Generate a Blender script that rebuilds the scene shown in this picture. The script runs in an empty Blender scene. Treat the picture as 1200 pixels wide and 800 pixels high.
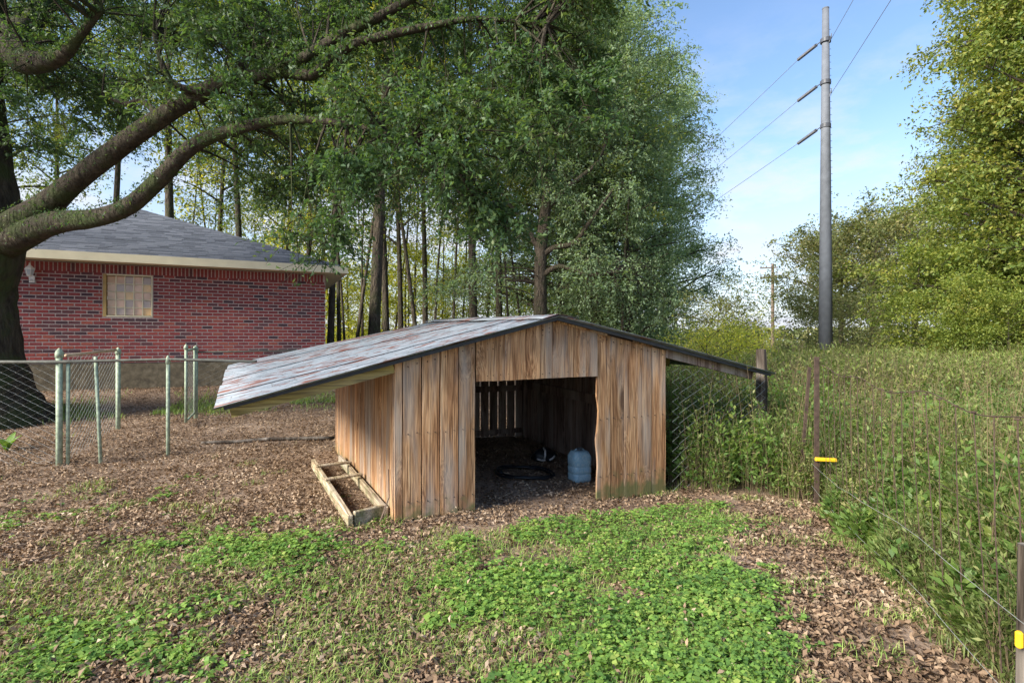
import bpy, math, random
import numpy as np
from mathutils import Vector

# ------------------------------------------------------------------ camera, sky, sun, exposure
S = bpy.context.scene
COL = S.collection
R = math.radians
F = 640.0            # focal length in photo pixels (1200 x 800 photo)
H = 1.5              # camera height
cam = bpy.data.cameras.new('camera'); cam.sensor_width = 36; cam.lens = 36*F/1200
cam.clip_start = .05; cam.clip_end = 3000
co = bpy.data.objects.new('camera', cam); COL.objects.link(co)
co.location = (0, 0, H); co.rotation_euler = (R(90), 0, 0)
S.camera = co
SUN_EL, SUN_AZ = R(31), R(-124)       # azimuth from +Y towards +X
w = bpy.data.worlds.new('World'); S.world = w; w.use_nodes = True
nt = w.node_tree; nt.nodes.clear()
def wn(t, **k):
    n = nt.nodes.new(t)
    for a, b in k.items(): setattr(n, a, b)
    return n
sky = wn('ShaderNodeTexSky', sky_type='NISHITA', sun_disc=False, sun_elevation=SUN_EL, sun_rotation=SUN_AZ,
         air_density=1.0, dust_density=1.0, ozone_density=3.0)
bg = wn('ShaderNodeBackground'); bg.inputs['Strength'].default_value = .103
out = wn('ShaderNodeOutputWorld')
tc = wn('ShaderNodeTexCoord'); mp = wn('ShaderNodeMapping'); mp.inputs['Scale'].default_value = (1, 1, 2.6); mp.inputs['Location'].default_value = (.4, .1, 0)
no = wn('ShaderNodeTexNoise'); no.inputs['Scale'].default_value = 4.2; no.inputs['Detail'].default_value = 7; no.inputs['Roughness'].default_value = .62
sep = wn('ShaderNodeSeparateXYZ')
ramp = wn('ShaderNodeValToRGB'); ramp.color_ramp.elements[0].position = .43; ramp.color_ramp.elements[1].position = .62
el = wn('ShaderNodeMapRange'); el.inputs[1].default_value = 0; el.inputs[2].default_value = .5; el.inputs[3].default_value = 1.5; el.inputs[4].default_value = .0; el.clamp = True
mul = wn('ShaderNodeMath', operation='MULTIPLY', use_clamp=True)
mix = wn('ShaderNodeMixRGB'); mix.inputs[2].default_value = (3.1, 3.25, 3.6, 1)
base = wn('ShaderNodeMath', operation='MULTIPLY_ADD', use_clamp=True)
L = nt.links.new
L(tc.outputs['Generated'], mp.inputs[0]); L(mp.outputs[0], no.inputs['Vector']); L(tc.outputs['Generated'], sep.inputs[0])
L(no.outputs['Fac'], ramp.inputs[0]); L(sep.outputs['Z'], el.inputs[0])
L(ramp.outputs[0], mul.inputs[0]); L(el.outputs[0], mul.inputs[1])
hz_ = wn('ShaderNodeMapRange'); hz_.inputs[1].default_value = 0; hz_.inputs[2].default_value = .34; hz_.inputs[3].default_value = .85; hz_.inputs[4].default_value = 0
L(sep.outputs['Z'], hz_.inputs[0]); mxm = wn('ShaderNodeMath', operation='MAXIMUM')
L(mul.outputs[0], mxm.inputs[0]); L(hz_.outputs[0], mxm.inputs[1]); L(mxm.outputs[0], mix.inputs[0]); L(sky.outputs[0], mix.inputs[1])
L(mix.outputs[0], bg.inputs['Color']); L(bg.outputs[0], out.inputs['Surface'])
sl = bpy.data.lights.new('sun', 'SUN'); sl.energy = 3.5; sl.angle = R(24); sl.color = (1, .93, .8)
so = bpy.data.objects.new('sun', sl); COL.objects.link(so)
sd = Vector((math.sin(SUN_AZ)*math.cos(SUN_EL), math.cos(SUN_AZ)*math.cos(SUN_EL), math.sin(SUN_EL)))
so.rotation_euler = sd.to_track_quat('Z', 'Y').to_euler(); so.location = (-20, 5, 30)
vs = S.view_settings; vs.view_transform = 'Standard'; vs.look = 'None'; vs.gamma = 1; vs.exposure = 1.52
try: vs.use_curve_mapping = False
except Exception: pass
S.render.engine = 'CYCLES'

rs = np.random.RandomState(7)
random.seed(7)

# ------------------------------------------------------------------ helpers
def sm(x, a, b):
    t = np.clip((np.asarray(x, float)-a)/(b-a), 0, 1); return t*t*(3-2*t)
HA = R(25.0); HD = np.array([math.cos(HA), math.sin(HA)]); HN = np.array([math.sin(HA), -math.cos(HA)])
HO = np.array([-8.297, 11.8])                       # point of the house wall seen at photo x = 150
def vnoise(x, y, f=1.0, seed=0):
    x = np.asarray(x, float)*f+seed*17.3; y = np.asarray(y, float)*f+seed*9.1
    xi = np.floor(x); yi = np.floor(y); fx = x-xi; fy = y-yi
    fx = fx*fx*(3-2*fx); fy = fy*fy*(3-2*fy)
    h = lambda a, b: np.modf(np.abs(np.sin(a*127.1+b*311.7)*43758.5453))[0]
    return (h(xi, yi)*(1-fx)+h(xi+1, yi)*fx)*(1-fy)+(h(xi, yi+1)*(1-fx)+h(xi+1, yi+1)*fx)*fy
def g(x, y):
    x = np.asarray(x, float); y = np.asarray(y, float)
    wd = (x-HO[0])*HN[0]+(y-HO[1])*HN[1]
    z = -.12*sm(x, -.9, 1.7)*sm(y, 3, 5.2)*(1-sm(y, 9, 16))
    z = z+.12*sm(y, 6.5, 10)*sm(-x, -1, 3)
    z = z+.36*(1-sm(wd, .3, 2.2))*sm(-x, 0, 4)
    z = z+(vnoise(x, y, .9)-.5)*.05+(vnoise(x, y, 3.1, 2)-.5)*.02
    return z
def pt(u, v, Z): return np.array([(u-600)/F*Z, Z, H-(v-400)/F*Z])
def ground_pt(u, v):
    z = 0.
    for _ in range(12):
        Z = F*(H-z)/(v-400.); x = (u-600)/F*Z; z = float(g(x, Z))
    return np.array([x, Z, z])

def tag(o, label=None, cat=None, group=None, kind=None):
    if label: o['label'] = label
    if cat: o['category'] = cat
    if group: o['group'] = group
    if kind: o['kind'] = kind
    return o
def empty(name, loc, label, cat, group=None, rz=0):
    o = bpy.data.objects.new(name, None); COL.objects.link(o); o.empty_display_size = .2
    o.location = tuple(loc); o.rotation_euler = (0, 0, rz)
    return tag(o, label, cat, group)
def mesh(name, V, Fc, mat, smooth=False, mats=None, mi=None):
    me = bpy.data.meshes.new(name)
    V = np.asarray(V, float).reshape(-1, 3)
    if isinstance(Fc, np.ndarray):
        n, k = Fc.shape
        me.vertices.add(len(V)); me.vertices.foreach_set('co', V.ravel())
        me.loops.add(n*k); me.loops.foreach_set('vertex_index', Fc.astype(np.int32).ravel())
        me.polygons.add(n); me.polygons.foreach_set('loop_start', np.arange(0, n*k, k, dtype=np.int32))
        me.update(calc_edges=True)
    else:
        me.from_pydata(V.tolist(), [], Fc)
    for m in (mats or [mat]): me.materials.append(m)
    if mi is not None: me.polygons.foreach_set('material_index', np.asarray(mi, np.int32))
    if smooth: me.polygons.foreach_set('use_smooth', np.ones(len(me.polygons), bool))
    me.update()
    return me
def link(name, me, parent=None, loc=None):
    o = bpy.data.objects.new(name, me); COL.objects.link(o)
    if parent: o.parent = parent
    if loc is not None: o.location = tuple(loc)
    return o
class MB:
    def __init__(s, off=(0, 0, 0)): s.v = []; s.f = []; s.off = np.array(off, float)
    def add(s, V, Fc):
        b = len(s.v); s.v += [tuple(np.asarray(p, float)-s.off) for p in V]
        s.f += [tuple(i+b for i in q) for q in Fc]
    def tube(s, P, rad, n=6, cap=True, jit=0.):
        P = [np.asarray(p, float) for p in P]
        if np.isscalar(rad): rad = [rad]*len(P)
        V = []; Fc = []
        ref = np.array([.31, .17, .93])
        for i, p in enumerate(P):
            t = P[min(i+1, len(P)-1)]-P[max(i-1, 0)]; t = t/(np.linalg.norm(t)+1e-9)
            if abs(t@ref) > .97: ref = np.array([.9, .3, .1])
            a = np.cross(t, ref); a /= np.linalg.norm(a); b = np.cross(t, a); ref = ref if i == 0 else ref
            for k in range(n):
                th = 2*math.pi*k/n; r = rad[i]*(1+jit*(random.random()-.5))
                V.append(p+r*(math.cos(th)*a+math.sin(th)*b))
        for i in range(len(P)-1):
            for k in range(n):
                k2 = (k+1) % n
                Fc.append((i*n+k, i*n+k2, (i+1)*n+k2, (i+1)*n+k))
        if cap: Fc.append(tuple(range(n))[::-1]); Fc.append(tuple((len(P)-1)*n+k for k in range(n)))
        s.add(V, Fc)
    def box(s, lo, hi):
        (x0, y0, z0), (x1, y1, z1) = lo, hi
        s.add([(x0,y0,z0),(x1,y0,z0),(x1,y1,z0),(x0,y1,z0),(x0,y0,z1),(x1,y0,z1),(x1,y1,z1),(x0,y1,z1)],
              [(0,3,2,1),(4,5,6,7),(0,1,5,4),(1,2,6,5),(2,3,7,6),(3,0,4,7)])
    def bar(s, a, b, wd, ht, up=(0, 0, 1)):
        a = np.asarray(a, float); b = np.asarray(b, float); t = b-a; t /= np.linalg.norm(t)
        sd_ = np.cross(t, up); sd_ /= np.linalg.norm(sd_); u = np.cross(sd_, t)
        V = []
        for p in (a, b):
            for i, j in ((-1, -1), (1, -1), (1, 1), (-1, 1)): V.append(p+sd_*i*wd/2+u*j*ht/2)
        s.add(V, [(0,1,2,3),(7,6,5,4),(0,4,5,1),(1,5,6,2),(2,6,7,3),(3,7,4,0)])
    def prism(s, poly, fn, t0, t1):
        n = len(poly)
        s.add([fn(a, b, t0) for a, b in poly]+[fn(a, b, t1) for a, b in poly],
              [tuple(range(n)), tuple(range(2*n-1, n-1, -1))]+[(i, i+n, (i+1) % n+n, (i+1) % n) for i in range(n)])
    def lathe(s, prof, n=16, c=(0, 0, 0)):
        c = np.asarray(c, float); V = []; Fc = []
        for r, z in prof:
            for k in range(n): V.append(c+np.array([r*math.cos(2*math.pi*k/n), r*math.sin(2*math.pi*k/n), z]))
        m = len(prof)
        for i in range(m-1):
            for k in range(n):
                k2 = (k+1) % n; Fc.append((i*n+k, i*n+k2, (i+1)*n+k2, (i+1)*n+k))
        Fc.append(tuple(range(n))[::-1]); Fc.append(tuple((m-1)*n+k for k in range(n)))
        s.add(V, Fc)
    def build(s, name, mat, parent=None, smooth=False, loc=None, bevel=0):
        o = link(name, mesh(name, s.v, s.f, mat, smooth), parent, loc)
        if bevel:
            m = o.modifiers.new('bevel', 'BEVEL'); m.width = bevel; m.segments = 1; m.limit_method = 'ANGLE'
        return o

def leaves(P, size, rng, aspect=.45, upbias=.6, D=None, fold=.18, jitter=.35):
    """one folded diamond leaf at every point of P (n x 3)"""
    P = np.asarray(P, float); n = len(P)
    d = rng.normal(size=(n, 3)) if D is None else D+rng.normal(size=(n, 3))*.35
    d /= np.linalg.norm(d, axis=1)[:, None]+1e-9
    up = rng.normal(size=(n, 3)); up[:, 2] += upbias*2.2
    s_ = np.cross(d, up); s_ /= np.linalg.norm(s_, axis=1)[:, None]+1e-9
    nn = np.cross(s_, d)
    Ln = size*(1+jitter*(rng.rand(n)*2-1)); W = Ln*aspect
    a = P-d*(Ln/2)[:, None]; b = P+d*(Ln/2)[:, None]-nn*(Ln*.1)[:, None]
    l = P+s_*(W/2)[:, None]+nn*(W*fold)[:, None]; r = P-s_*(W/2)[:, None]+nn*(W*fold)[:, None]
    V = np.stack([a, l, b, r], 1).reshape(-1, 3)
    return V, np.arange(n*4).reshape(-1, 4)
def sprays(C, wgt, n, reach, rng, k=12, droop=.35, thick=.035):
    """n leaf positions and directions strung along k twigs round every cluster centre"""
    m = len(C); T = rng.normal(size=(m, k, 3)); T[:, :, 2] *= .55; T /= np.linalg.norm(T, axis=2)[:, :, None]
    Ln = reach*(.6+.8*rng.rand(m, k))
    i = rng.choice(m, n, p=wgt/wgt.sum()); j = (rng.rand(n)**1.3*k).astype(int); t = .12+.88*rng.rand(n)**.8
    d = T[i, j]; l = Ln[i, j]
    P = C[i]+d*(t*l)[:, None]; P[:, 2] -= droop*l*t*t
    P += rng.normal(size=(n, 3))*thick
    D = d+rng.normal(size=(n, 3))*.7; D[:, 2] -= .25
    return P, D, (T, Ln)
def cat(parts):
    V = []; Fc = []; b = 0
    for v, f in parts: V.append(v); Fc.append(f+b); b += len(v)
    return np.concatenate(V), np.concatenate(Fc)

# ------------------------------------------------------------------ materials
def newmat(name):
    m = bpy.data.materials.new(name); m.use_nodes = True
    t = m.node_tree; b = t.nodes['Principled BSDF']; o = t.nodes['Material Output']
    return m, t, b, o
def nd(t, ty, **k):
    n = t.nodes.new(ty)
    for a, v in k.items():
        if a in ('inp',):
            for i, x in v.items(): n.inputs[i].default_value = x
        else: setattr(n, a, v)
    return n
def ramp_n(t, stops):
    r = t.nodes.new('ShaderNodeValToRGB'); e = r.color_ramp.elements
    while len(e) < len(stops): e.new(.5)
    for i, (p, c) in enumerate(stops): e[i].position = p; e[i].color = (*c, 1)
    return r
def leafmat(name, cols, trans=.35, rough=.5, spec=.35, nscale=.6, tcol=None, gain=1.7):
    """leaf colours vary leaf by leaf and in clumps"""
    m, t, b, o = newmat(name); K = t.links.new
    gi = nd(t, 'ShaderNodeNewGeometry'); tcn = nd(t, 'ShaderNodeTexCoord')
    nz = nd(t, 'ShaderNodeTexNoise', inp={'Scale': nscale, 'Detail': 3.})
    mx = nd(t, 'ShaderNodeMath', operation='MULTIPLY_ADD', inp={1: .55})
    mm = nd(t, 'ShaderNodeMath', operation='MULTIPLY_ADD', inp={1: .9, 2: -.22})
    K(tcn.outputs['Object'], nz.inputs['Vector']); K(nz.outputs['Fac'], mm.inputs[0])
    K(gi.outputs['Random Per Island'], mx.inputs[0]); K(mm.outputs[0], mx.inputs[2])
    cols = [tuple(np.array(c)*gain) for c in cols]      # colour per side: half is reflected, half let through
    n = len(cols); r = ramp_n(t, [((i+.0)/(n-1), c) for i, c in enumerate(cols)])
    K(mx.outputs[0], r.inputs[0]); K(r.outputs[0], b.inputs['Base Color'])
    b.inputs['Roughness'].default_value = rough; b.inputs['Specular IOR Level'].default_value = spec
    tr = nd(t, 'ShaderNodeBsdfTranslucent'); ms = nd(t, 'ShaderNodeMixShader', inp={0: trans})
    hs = nd(t, 'ShaderNodeMixRGB', blend_type='MULTIPLY', inp={0: 1., 2: (*(tcol or (1.5, 1.55, .6)), 1)})
    K(r.outputs[0], hs.inputs[1]); K(hs.outputs[0], tr.inputs['Color'])
    K(b.outputs[0], ms.inputs[1]); K(tr.outputs[0], ms.inputs[2]); K(ms.outputs[0], o.inputs['Surface'])
    return m
def plain(name, col, rough=.7, metal=0., nscale=12., var=.35, bump=.0, spec=.4):
    m, t, b, o = newmat(name); K = t.links.new
    tcn = nd(t, 'ShaderNodeTexCoord'); nz = nd(t, 'ShaderNodeTexNoise', inp={'Scale': nscale, 'Detail': 5.})
    K(tcn.outputs['Object'], nz.inputs['Vector'])
    c = np.array(col); r = ramp_n(t, [(.25, tuple(c*(1-var))), (.75, tuple(np.clip(c*(1+var), 0, 1)))])
    K(nz.outputs['Fac'], r.inputs[0]); K(r.outputs[0], b.inputs['Base Color'])
    b.inputs['Roughness'].default_value = rough; b.inputs['Metallic'].default_value = metal; b.inputs['Specular IOR Level'].default_value = spec
    if bump:
        bp = nd(t, 'ShaderNodeBump', inp={'Strength': bump, 'Distance': .01}); K(nz.outputs['Fac'], bp.inputs['Height']); K(bp.outputs[0], b.inputs['Normal'])
    return m
def woodmat(name, cols, axis=2, moss=True, grey=.6, knots=True):
    """weathered plank: grain along one axis of the object, knots, grey streaks, algae near the soil"""
    m, t, b, o = newmat(name); K = t.links.new
    tcn = nd(t, 'ShaderNodeTexCoord'); oi = nd(t, 'ShaderNodeObjectInfo')
    off = nd(t, 'ShaderNodeVectorMath', operation='SCALE'); off.inputs[0].default_value = (3.7, 5.1, 23.)
    K(oi.outputs['Random'], off.inputs['Scale'])
    add = nd(t, 'ShaderNodeVectorMath', operation='ADD'); K(tcn.outputs['Object'], add.inputs[0]); K(off.outputs[0], add.inputs[1])
    sc = [16, 16, 16]; sc[axis] = .9
    mp_ = nd(t, 'ShaderNodeMapping', inp={'Scale': tuple(sc)}); K(add.outputs[0], mp_.inputs[0])
    # knots bend the grain
    ks = [6., 6., 6.]; ks[axis] = 1.7
    mk = nd(t, 'ShaderNodeMapping', inp={'Scale': tuple(ks)}); K(add.outputs[0], mk.inputs[0])
    vo = nd(t, 'ShaderNodeTexVoronoi', inp={'Scale': .55}); K(mk.outputs[0], vo.inputs['Vector'])
    kr = nd(t, 'ShaderNodeMapRange', inp={1: .0, 2: .42, 3: 1., 4: 0.}); K(vo.outputs['Distance'], kr.inputs[0])
    kd = nd(t, 'ShaderNodeMath', operation='MULTIPLY', inp={1: 2.4 if knots else 0.}); K(kr.outputs[0], kd.inputs[0])
    gn = nd(t, 'ShaderNodeTexNoise', inp={'Scale': 1., 'Detail': 5., 'Roughness': .65, 'Distortion': .4})
    va = nd(t, 'ShaderNodeVectorMath', operation='ADD'); K(mp_.outputs[0], va.inputs[0]); K(kd.outputs[0], va.inputs[1]); K(va.outputs[0], gn.inputs['Vector'])
    wv = nd(t, 'ShaderNodeTexNoise', inp={'Scale': 4.5, 'Detail': 3.}); K(va.outputs[0], wv.inputs['Vector'])
    r = ramp_n(t, [(.28, cols[0]), (.45, cols[1]), (.58, cols[2]), (.74, cols[3])]); K(gn.outputs['Fac'], r.inputs[0])
    m70 = [75., 75., 75.]; m70[axis] = 1.5
    ml = nd(t, 'ShaderNodeMapping', inp={'Scale': tuple(m70)}); K(add.outputs[0], ml.inputs[0])
    nl_ = nd(t, 'ShaderNodeTexNoise', inp={'Scale': 1., 'Detail': 4., 'Distortion': .3}); K(ml.outputs[0], nl_.inputs['Vector'])
    crk = ramp_n(t, [(.36, (.4, .36, .34)), (.47, (1, 1, 1))]); K(nl_.outputs['Fac'], crk.inputs[0])
    fine = ramp_n(t, [(.35, (.45, .4, .36)), (.58, (1.12, 1.1, 1.08))]); K(wv.outputs['Fac'], fine.inputs[0])
    m1 = nd(t, 'ShaderNodeMixRGB', blend_type='MULTIPLY', inp={0: .85}); K(r.outputs[0], m1.inputs[1]); K(fine.outputs[0], m1.inputs[2])
    m1b = nd(t, 'ShaderNodeMixRGB', blend_type='MULTIPLY', inp={0: .9}); K(m1.outputs[0], m1b.inputs[1]); K(crk.outputs[0], m1b.inputs[2]); m1 = m1b
    # per plank tint
    hr = nd(t, 'ShaderNodeMapRange', inp={1: 0., 2: 1., 3: .7, 4: 1.3}); K(oi.outputs['Random'], hr.inputs[0])
    m2 = nd(t, 'ShaderNodeVectorMath', operation='SCALE'); K(m1.outputs[0], m2.inputs[0]); K(hr.outputs[0], m2.inputs['Scale'])
    # grey weathering
    g2 = [5., 5., 5.]; g2[axis] = .8
    mg = nd(t, 'ShaderNodeMapping', inp={'Scale': tuple(g2)}); K(add.outputs[0], mg.inputs[0])
    ng = nd(t, 'ShaderNodeTexNoise', inp={'Scale': 1.1, 'Detail': 4.}); K(mg.outputs[0], ng.inputs['Vector'])
    rg = nd(t, 'ShaderNodeMapRange', inp={1: .47, 2: .66, 3: 0., 4: grey}); K(ng.outputs['Fac'], rg.inputs[0])
    m3 = nd(t, 'ShaderNodeMixRGB', inp={2: (.42, .37, .32, 1)}); K(rg.outputs[0], m3.inputs[0]); K(m2.outputs[0], m3.inputs[1])
    # knot cores
    kc = nd(t, 'ShaderNodeMapRange', inp={1: .07, 2: .17, 3: .8 if knots else 0., 4: 0.}); K(vo.outputs['Distance'], kc.inputs[0])
    m4 = nd(t, 'ShaderNodeMixRGB', inp={2: (.07, .033, .018, 1)}); K(kc.outputs[0], m4.inputs[0]); K(m3.outputs[0], m4.inputs[1])
    last = m4
    if moss:
        sp = nd(t, 'ShaderNodeSeparateXYZ'); K(tcn.outputs['Object'], sp.inputs[0])
        nm = nd(t, 'ShaderNodeTexNoise', inp={'Scale': 9., 'Detail': 4.}); K(add.outputs[0], nm.inputs['Vector'])
        ma = nd(t, 'ShaderNodeMath', operation='MULTIPLY_ADD', inp={1: .62, 2: -.2}); K(nm.outputs['Fac'], ma.inputs[0])
        su = nd(t, 'ShaderNodeMath', operation='SUBTRACT'); K(ma.outputs[0], su.inputs[0]); K(sp.outputs['Z'], su.inputs[1])
        rr = nd(t, 'ShaderNodeMapRange', inp={1: -.02, 2: .16, 3: 0., 4: .8}); K(su.outputs[0], rr.inputs[0])
        m5 = nd(t, 'ShaderNodeMixRGB', inp={2: (.10, .125, .045, 1)}); K(rr.outputs[0], m5.inputs[0]); K(m4.outputs[0], m5.inputs[1]); last = m5
    K(last.outputs[0], b.inputs['Base Color'])
    b.inputs['Roughness'].default_value = .82; b.inputs['Specular IOR Level'].default_value = .25
    bp = nd(t, 'ShaderNodeBump', inp={'Strength': .55, 'Distance': .006}); K(wv.outputs['Fac'], bp.inputs['Height']); K(bp.outputs[0], b.inputs['Normal'])
    return m

M = {}
WC = [(.19, .085, .038), (.4, .215, .105), (.54, .325, .175), (.68, .47, .29)]
M['plank'] = woodmat('weathered_plank', WC)
M['plank_in'] = woodmat('shaded_plank', [(.12, .082, .068), (.21, .148, .12), (.3, .22, .185), (.38, .3, .26)], moss=False)  # same boards, darker and greyer: interior shade put into the colour
M['rafter'] = woodmat('mossy_rafter', [(.16, .12, .035), (.27, .21, .06), (.36, .28, .1), (.45, .36, .16)], axis=0, moss=False, grey=.2, knots=False)
M['frame_wood'] = woodmat('trough_wood', [(.25, .19, .12), (.36, .29, .19), (.45, .38, .27), (.5, .43, .32)], axis=1, moss=True, grey=.5, knots=False)
M['old_post'] = woodmat('old_post_wood', [(.025, .02, .016), (.045, .036, .028), (.07, .056, .045), (.1, .08, .065)], moss=False, knots=False)

def tinmat():
    m, t, b, o = newmat('galvanised_tin'); K = t.links.new
    tcn = nd(t, 'ShaderNodeTexCoord')
    mpg = nd(t, 'ShaderNodeMapping', inp={'Scale': (.75, 9.5, 9.5)}); K(tcn.outputs['Object'], mpg.inputs[0])
    n1 = nd(t, 'ShaderNodeTexNoise', inp={'Scale': 1.7, 'Detail': 6., 'Roughness': .62}); K(mpg.outputs[0], n1.inputs['Vector'])
    n2 = nd(t, 'ShaderNodeTexNoise', inp={'Scale': 1.3, 'Detail': 4.}); K(tcn.outputs['Object'], n2.inputs['Vector'])
    ad = nd(t, 'ShaderNodeMath', operation='MULTIPLY_ADD', inp={1: .5}); K(n2.outputs['Fac'], ad.inputs[0]); K(n1.outputs['Fac'], ad.inputs[2])
    r = nd(t, 'ShaderNodeMapRange', inp={1: .77, 2: .86, 3: 0., 4: 1.}); K(ad.outputs[0], r.inputs[0])
    n3 = nd(t, 'ShaderNodeTexNoise', inp={'Scale': 3., 'Detail': 6.}); K(mpg.outputs[0], n3.inputs['Vector'])
    zc = ramp_n(t, [(.3, (.12, .14, .165)), (.5, (.21, .24, .275)), (.7, (.29, .32, .36))]); K(n3.outputs['Fac'], zc.inputs[0])
    rc = ramp_n(t, [(.3, (.085, .03, .024)), (.6, (.17, .07, .05))]); K(n3.outputs['Fac'], rc.inputs[0])
    mx = nd(t, 'ShaderNodeMixRGB'); K(r.outputs[0], mx.inputs[0]); K(zc.outputs[0], mx.inputs[1]); K(rc.outputs[0], mx.inputs[2])
    n4 = nd(t, 'ShaderNodeTexNoise', inp={'Scale': 38., 'Detail': 3.}); K(tcn.outputs['Object'], n4.inputs['Vector'])
    sp = nd(t, 'ShaderNodeMapRange', inp={1: .62, 2: .68, 3: 0., 4: .7}); K(n4.outputs['Fac'], sp.inputs[0])
    m2 = nd(t, 'ShaderNodeMixRGB', inp={2: (.07, .055, .04, 1)}); K(sp.outputs[0], m2.inputs[0]); K(mx.outputs[0], m2.inputs[1])
    K(m2.outputs[0], b.inputs['Base Color'])
    b.inputs['Roughness'].default_value = .6; b.inputs['Metallic'].default_value = .12
    return m
M['tin'] = tinmat()

def barkmat(name, dark, light, moss=.3, scale=6.):
    m, t, b, o = newmat(name); K = t.links.new
    tcn = nd(t, 'ShaderNodeTexCoord'); mpg = nd(t, 'ShaderNodeMapping', inp={'Scale': (scale, scale, scale*.28)}); K(tcn.outputs['Object'], mpg.inputs[0])
    n1 = nd(t, 'ShaderNodeTexNoise', inp={'Scale': 2., 'Detail': 8., 'Roughness': .7}); K(mpg.outputs[0], n1.inputs['Vector'])
    vo = nd(t, 'ShaderNodeTexVoronoi', feature='DISTANCE_TO_EDGE', inp={'Scale': 2.2}); K(mpg.outputs[0], vo.inputs['Vector'])
    r = ramp_n(t, [(.3, dark), (.65, light)]); K(n1.outputs['Fac'], r.inputs[0])
    n2 = nd(t, 'ShaderNodeTexNoise', inp={'Scale': 2.4, 'Detail': 5.}); K(tcn.outputs['Object'], n2.inputs['Vector'])
    mr = nd(t, 'ShaderNodeMapRange', inp={1: .48, 2: .62, 3: 0., 4: moss}); K(n2.outputs['Fac'], mr.inputs[0])
    mx = nd(t, 'ShaderNodeMixRGB', inp={2: (.05, .068, .022, 1)}); K(mr.outputs[0], mx.inputs[0]); K(r.outputs[0], mx.inputs[1])
    K(mx.outputs[0], b.inputs['Base Color']); b.inputs['Roughness'].default_value = .9; b.inputs['Specular IOR Level'].default_value = .2
    mu = nd(t, 'ShaderNodeMath', operation='MULTIPLY_ADD', inp={1: .8}); K(vo.outputs['Distance'], mu.inputs[0]); K(n1.outputs['Fac'], mu.inputs[2])
    bp = nd(t, 'ShaderNodeBump', inp={'Strength': 1., 'Distance': .09}); K(mu.outputs[0], bp.inputs['Height']); K(bp.outputs[0], b.inputs['Normal'])
    return m
M['oak_bark'] = barkmat('oak_bark', (.016, .013, .01), (.09, .075, .054), .8, 5.)
M['bark'] = barkmat('wood_bark', (.03, .024, .018), (.12, .095, .07), .45)
M['leaf_oak'] = leafmat('oak_leaf', [(.022, .052, .024), (.042, .08, .034), (.065, .105, .042), (.13, .15, .05)], .4, .5, .3, .8, gain=1.5)
M['leaf_woods'] = leafmat('woods_leaf', [(.03, .055, .018), (.055, .085, .026), (.1, .12, .03), (.19, .16, .035)], .45, .5, .3, .35)
M['leaf_grey'] = leafmat('grey_green_leaf', [(.045, .07, .04), (.07, .1, .058), (.095, .13, .075), (.15, .165, .075)], .4, .5, .4, .5, gain=2.7)
M['leaf_yellow'] = leafmat('yellow_leaf', [(.09, .12, .025), (.18, .2, .035), (.3, .28, .05), (.36, .28, .06)], .5, .5, .3, .5, gain=2.)  # backlit glow of the woods put into the colour; shrubs are yellow themselves
M['leaf_gold'] = leafmat('gold_green_leaf', [(.035, .065, .02), (.075, .11, .026), (.13, .145, .03), (.2, .17, .04)], .35, .5, .3, .4)
M['leaf_brown'] = leafmat('browning_leaf', [(.045, .065, .026), (.08, .1, .036), (.125, .125, .05), (.16, .12, .05)], .35, .5, .3, .3)
M['weed'] = leafmat('weed_leaf', [(.06, .085, .03), (.11, .15, .045), (.18, .215, .07), (.36, .31, .15)], .4, .55, .3, 1.1, gain=1.15)
M['weed_broad'] = leafmat('broad_weed_leaf', [(.05, .1, .028), (.09, .16, .04), (.14, .21, .05), (.24, .25, .07)], .4, .5, .35, 2., gain=1.15)
M['weed_dry'] = leafmat('dry_weed_leaf', [(.1, .075, .045), (.16, .14, .065), (.22, .22, .08), (.38, .32, .2)], .35, .6, .25, 2., gain=1.1)
M['field'] = leafmat('field_grass', [(.08, .12, .032), (.14, .195, .05), (.21, .25, .07), (.34, .31, .12)], .35, .55, .3, .3, gain=1.15)
M['clover'] = leafmat('clover_leaf', [(.05, .1, .03), (.095, .185, .04), (.16, .255, .05), (.32, .32, .1)], .3, .5, .35, 3.5, gain=1.3)
M['grass'] = leafmat('grass_blade', [(.09, .17, .035), (.14, .23, .05), (.22, .28, .075), (.34, .31, .14)], .3, .55, .3, 1.6, gain=1.4)
M['litter'] = leafmat('fallen_leaf', [(.07, .045, .03), (.19, .125, .08), (.31, .22, .145), (.52, .43, .33)], .12, .7, .25, 1.4, (1.2, 1., .7), gain=1.05)
M['twig'] = plain('dry_twig', (.16, .11, .08), .9)
M['stalk'] = plain('weed_stalk', (.17, .13, .075), .8, nscale=2., var=.5)

# ------------------------------------------------------------------ ground
gm, t, b, o = newmat('soil'); K = t.links.new
tcn = nd(t, 'ShaderNodeTexCoord')
n1 = nd(t, 'ShaderNodeTexNoise', inp={'Scale': 1.6, 'Detail': 8., 'Roughness': .7}); K(tcn.outputs['Object'], n1.inputs['Vector'])
n2 = nd(t, 'ShaderNodeTexNoise', inp={'Scale': 26., 'Detail': 5., 'Roughness': .7}); K(tcn.outputs['Object'], n2.inputs['Vector'])
r1 = ramp_n(t, [(.3, (.14, .1, .07)), (.5, (.25, .185, .135)), (.7, (.38, .305, .24))]); K(n1.outputs['Fac'], r1.inputs[0])
r2 = ramp_n(t, [(.3, (.5, .45, .42)), (.65, (1.15, 1.1, 1.08))]); K(n2.outputs['Fac'], r2.inputs[0])
mx = nd(t, 'ShaderNodeMixRGB', blend_type='MULTIPLY', inp={0: 1.}); K(r1.outputs[0], mx.inputs[1]); K(r2.outputs[0], mx.inputs[2])
K(mx.outputs[0], b.inputs['Base Color']); b.inputs['Roughness'].default_value = .95; b.inputs['Specular IOR Level'].default_value = .15
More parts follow.
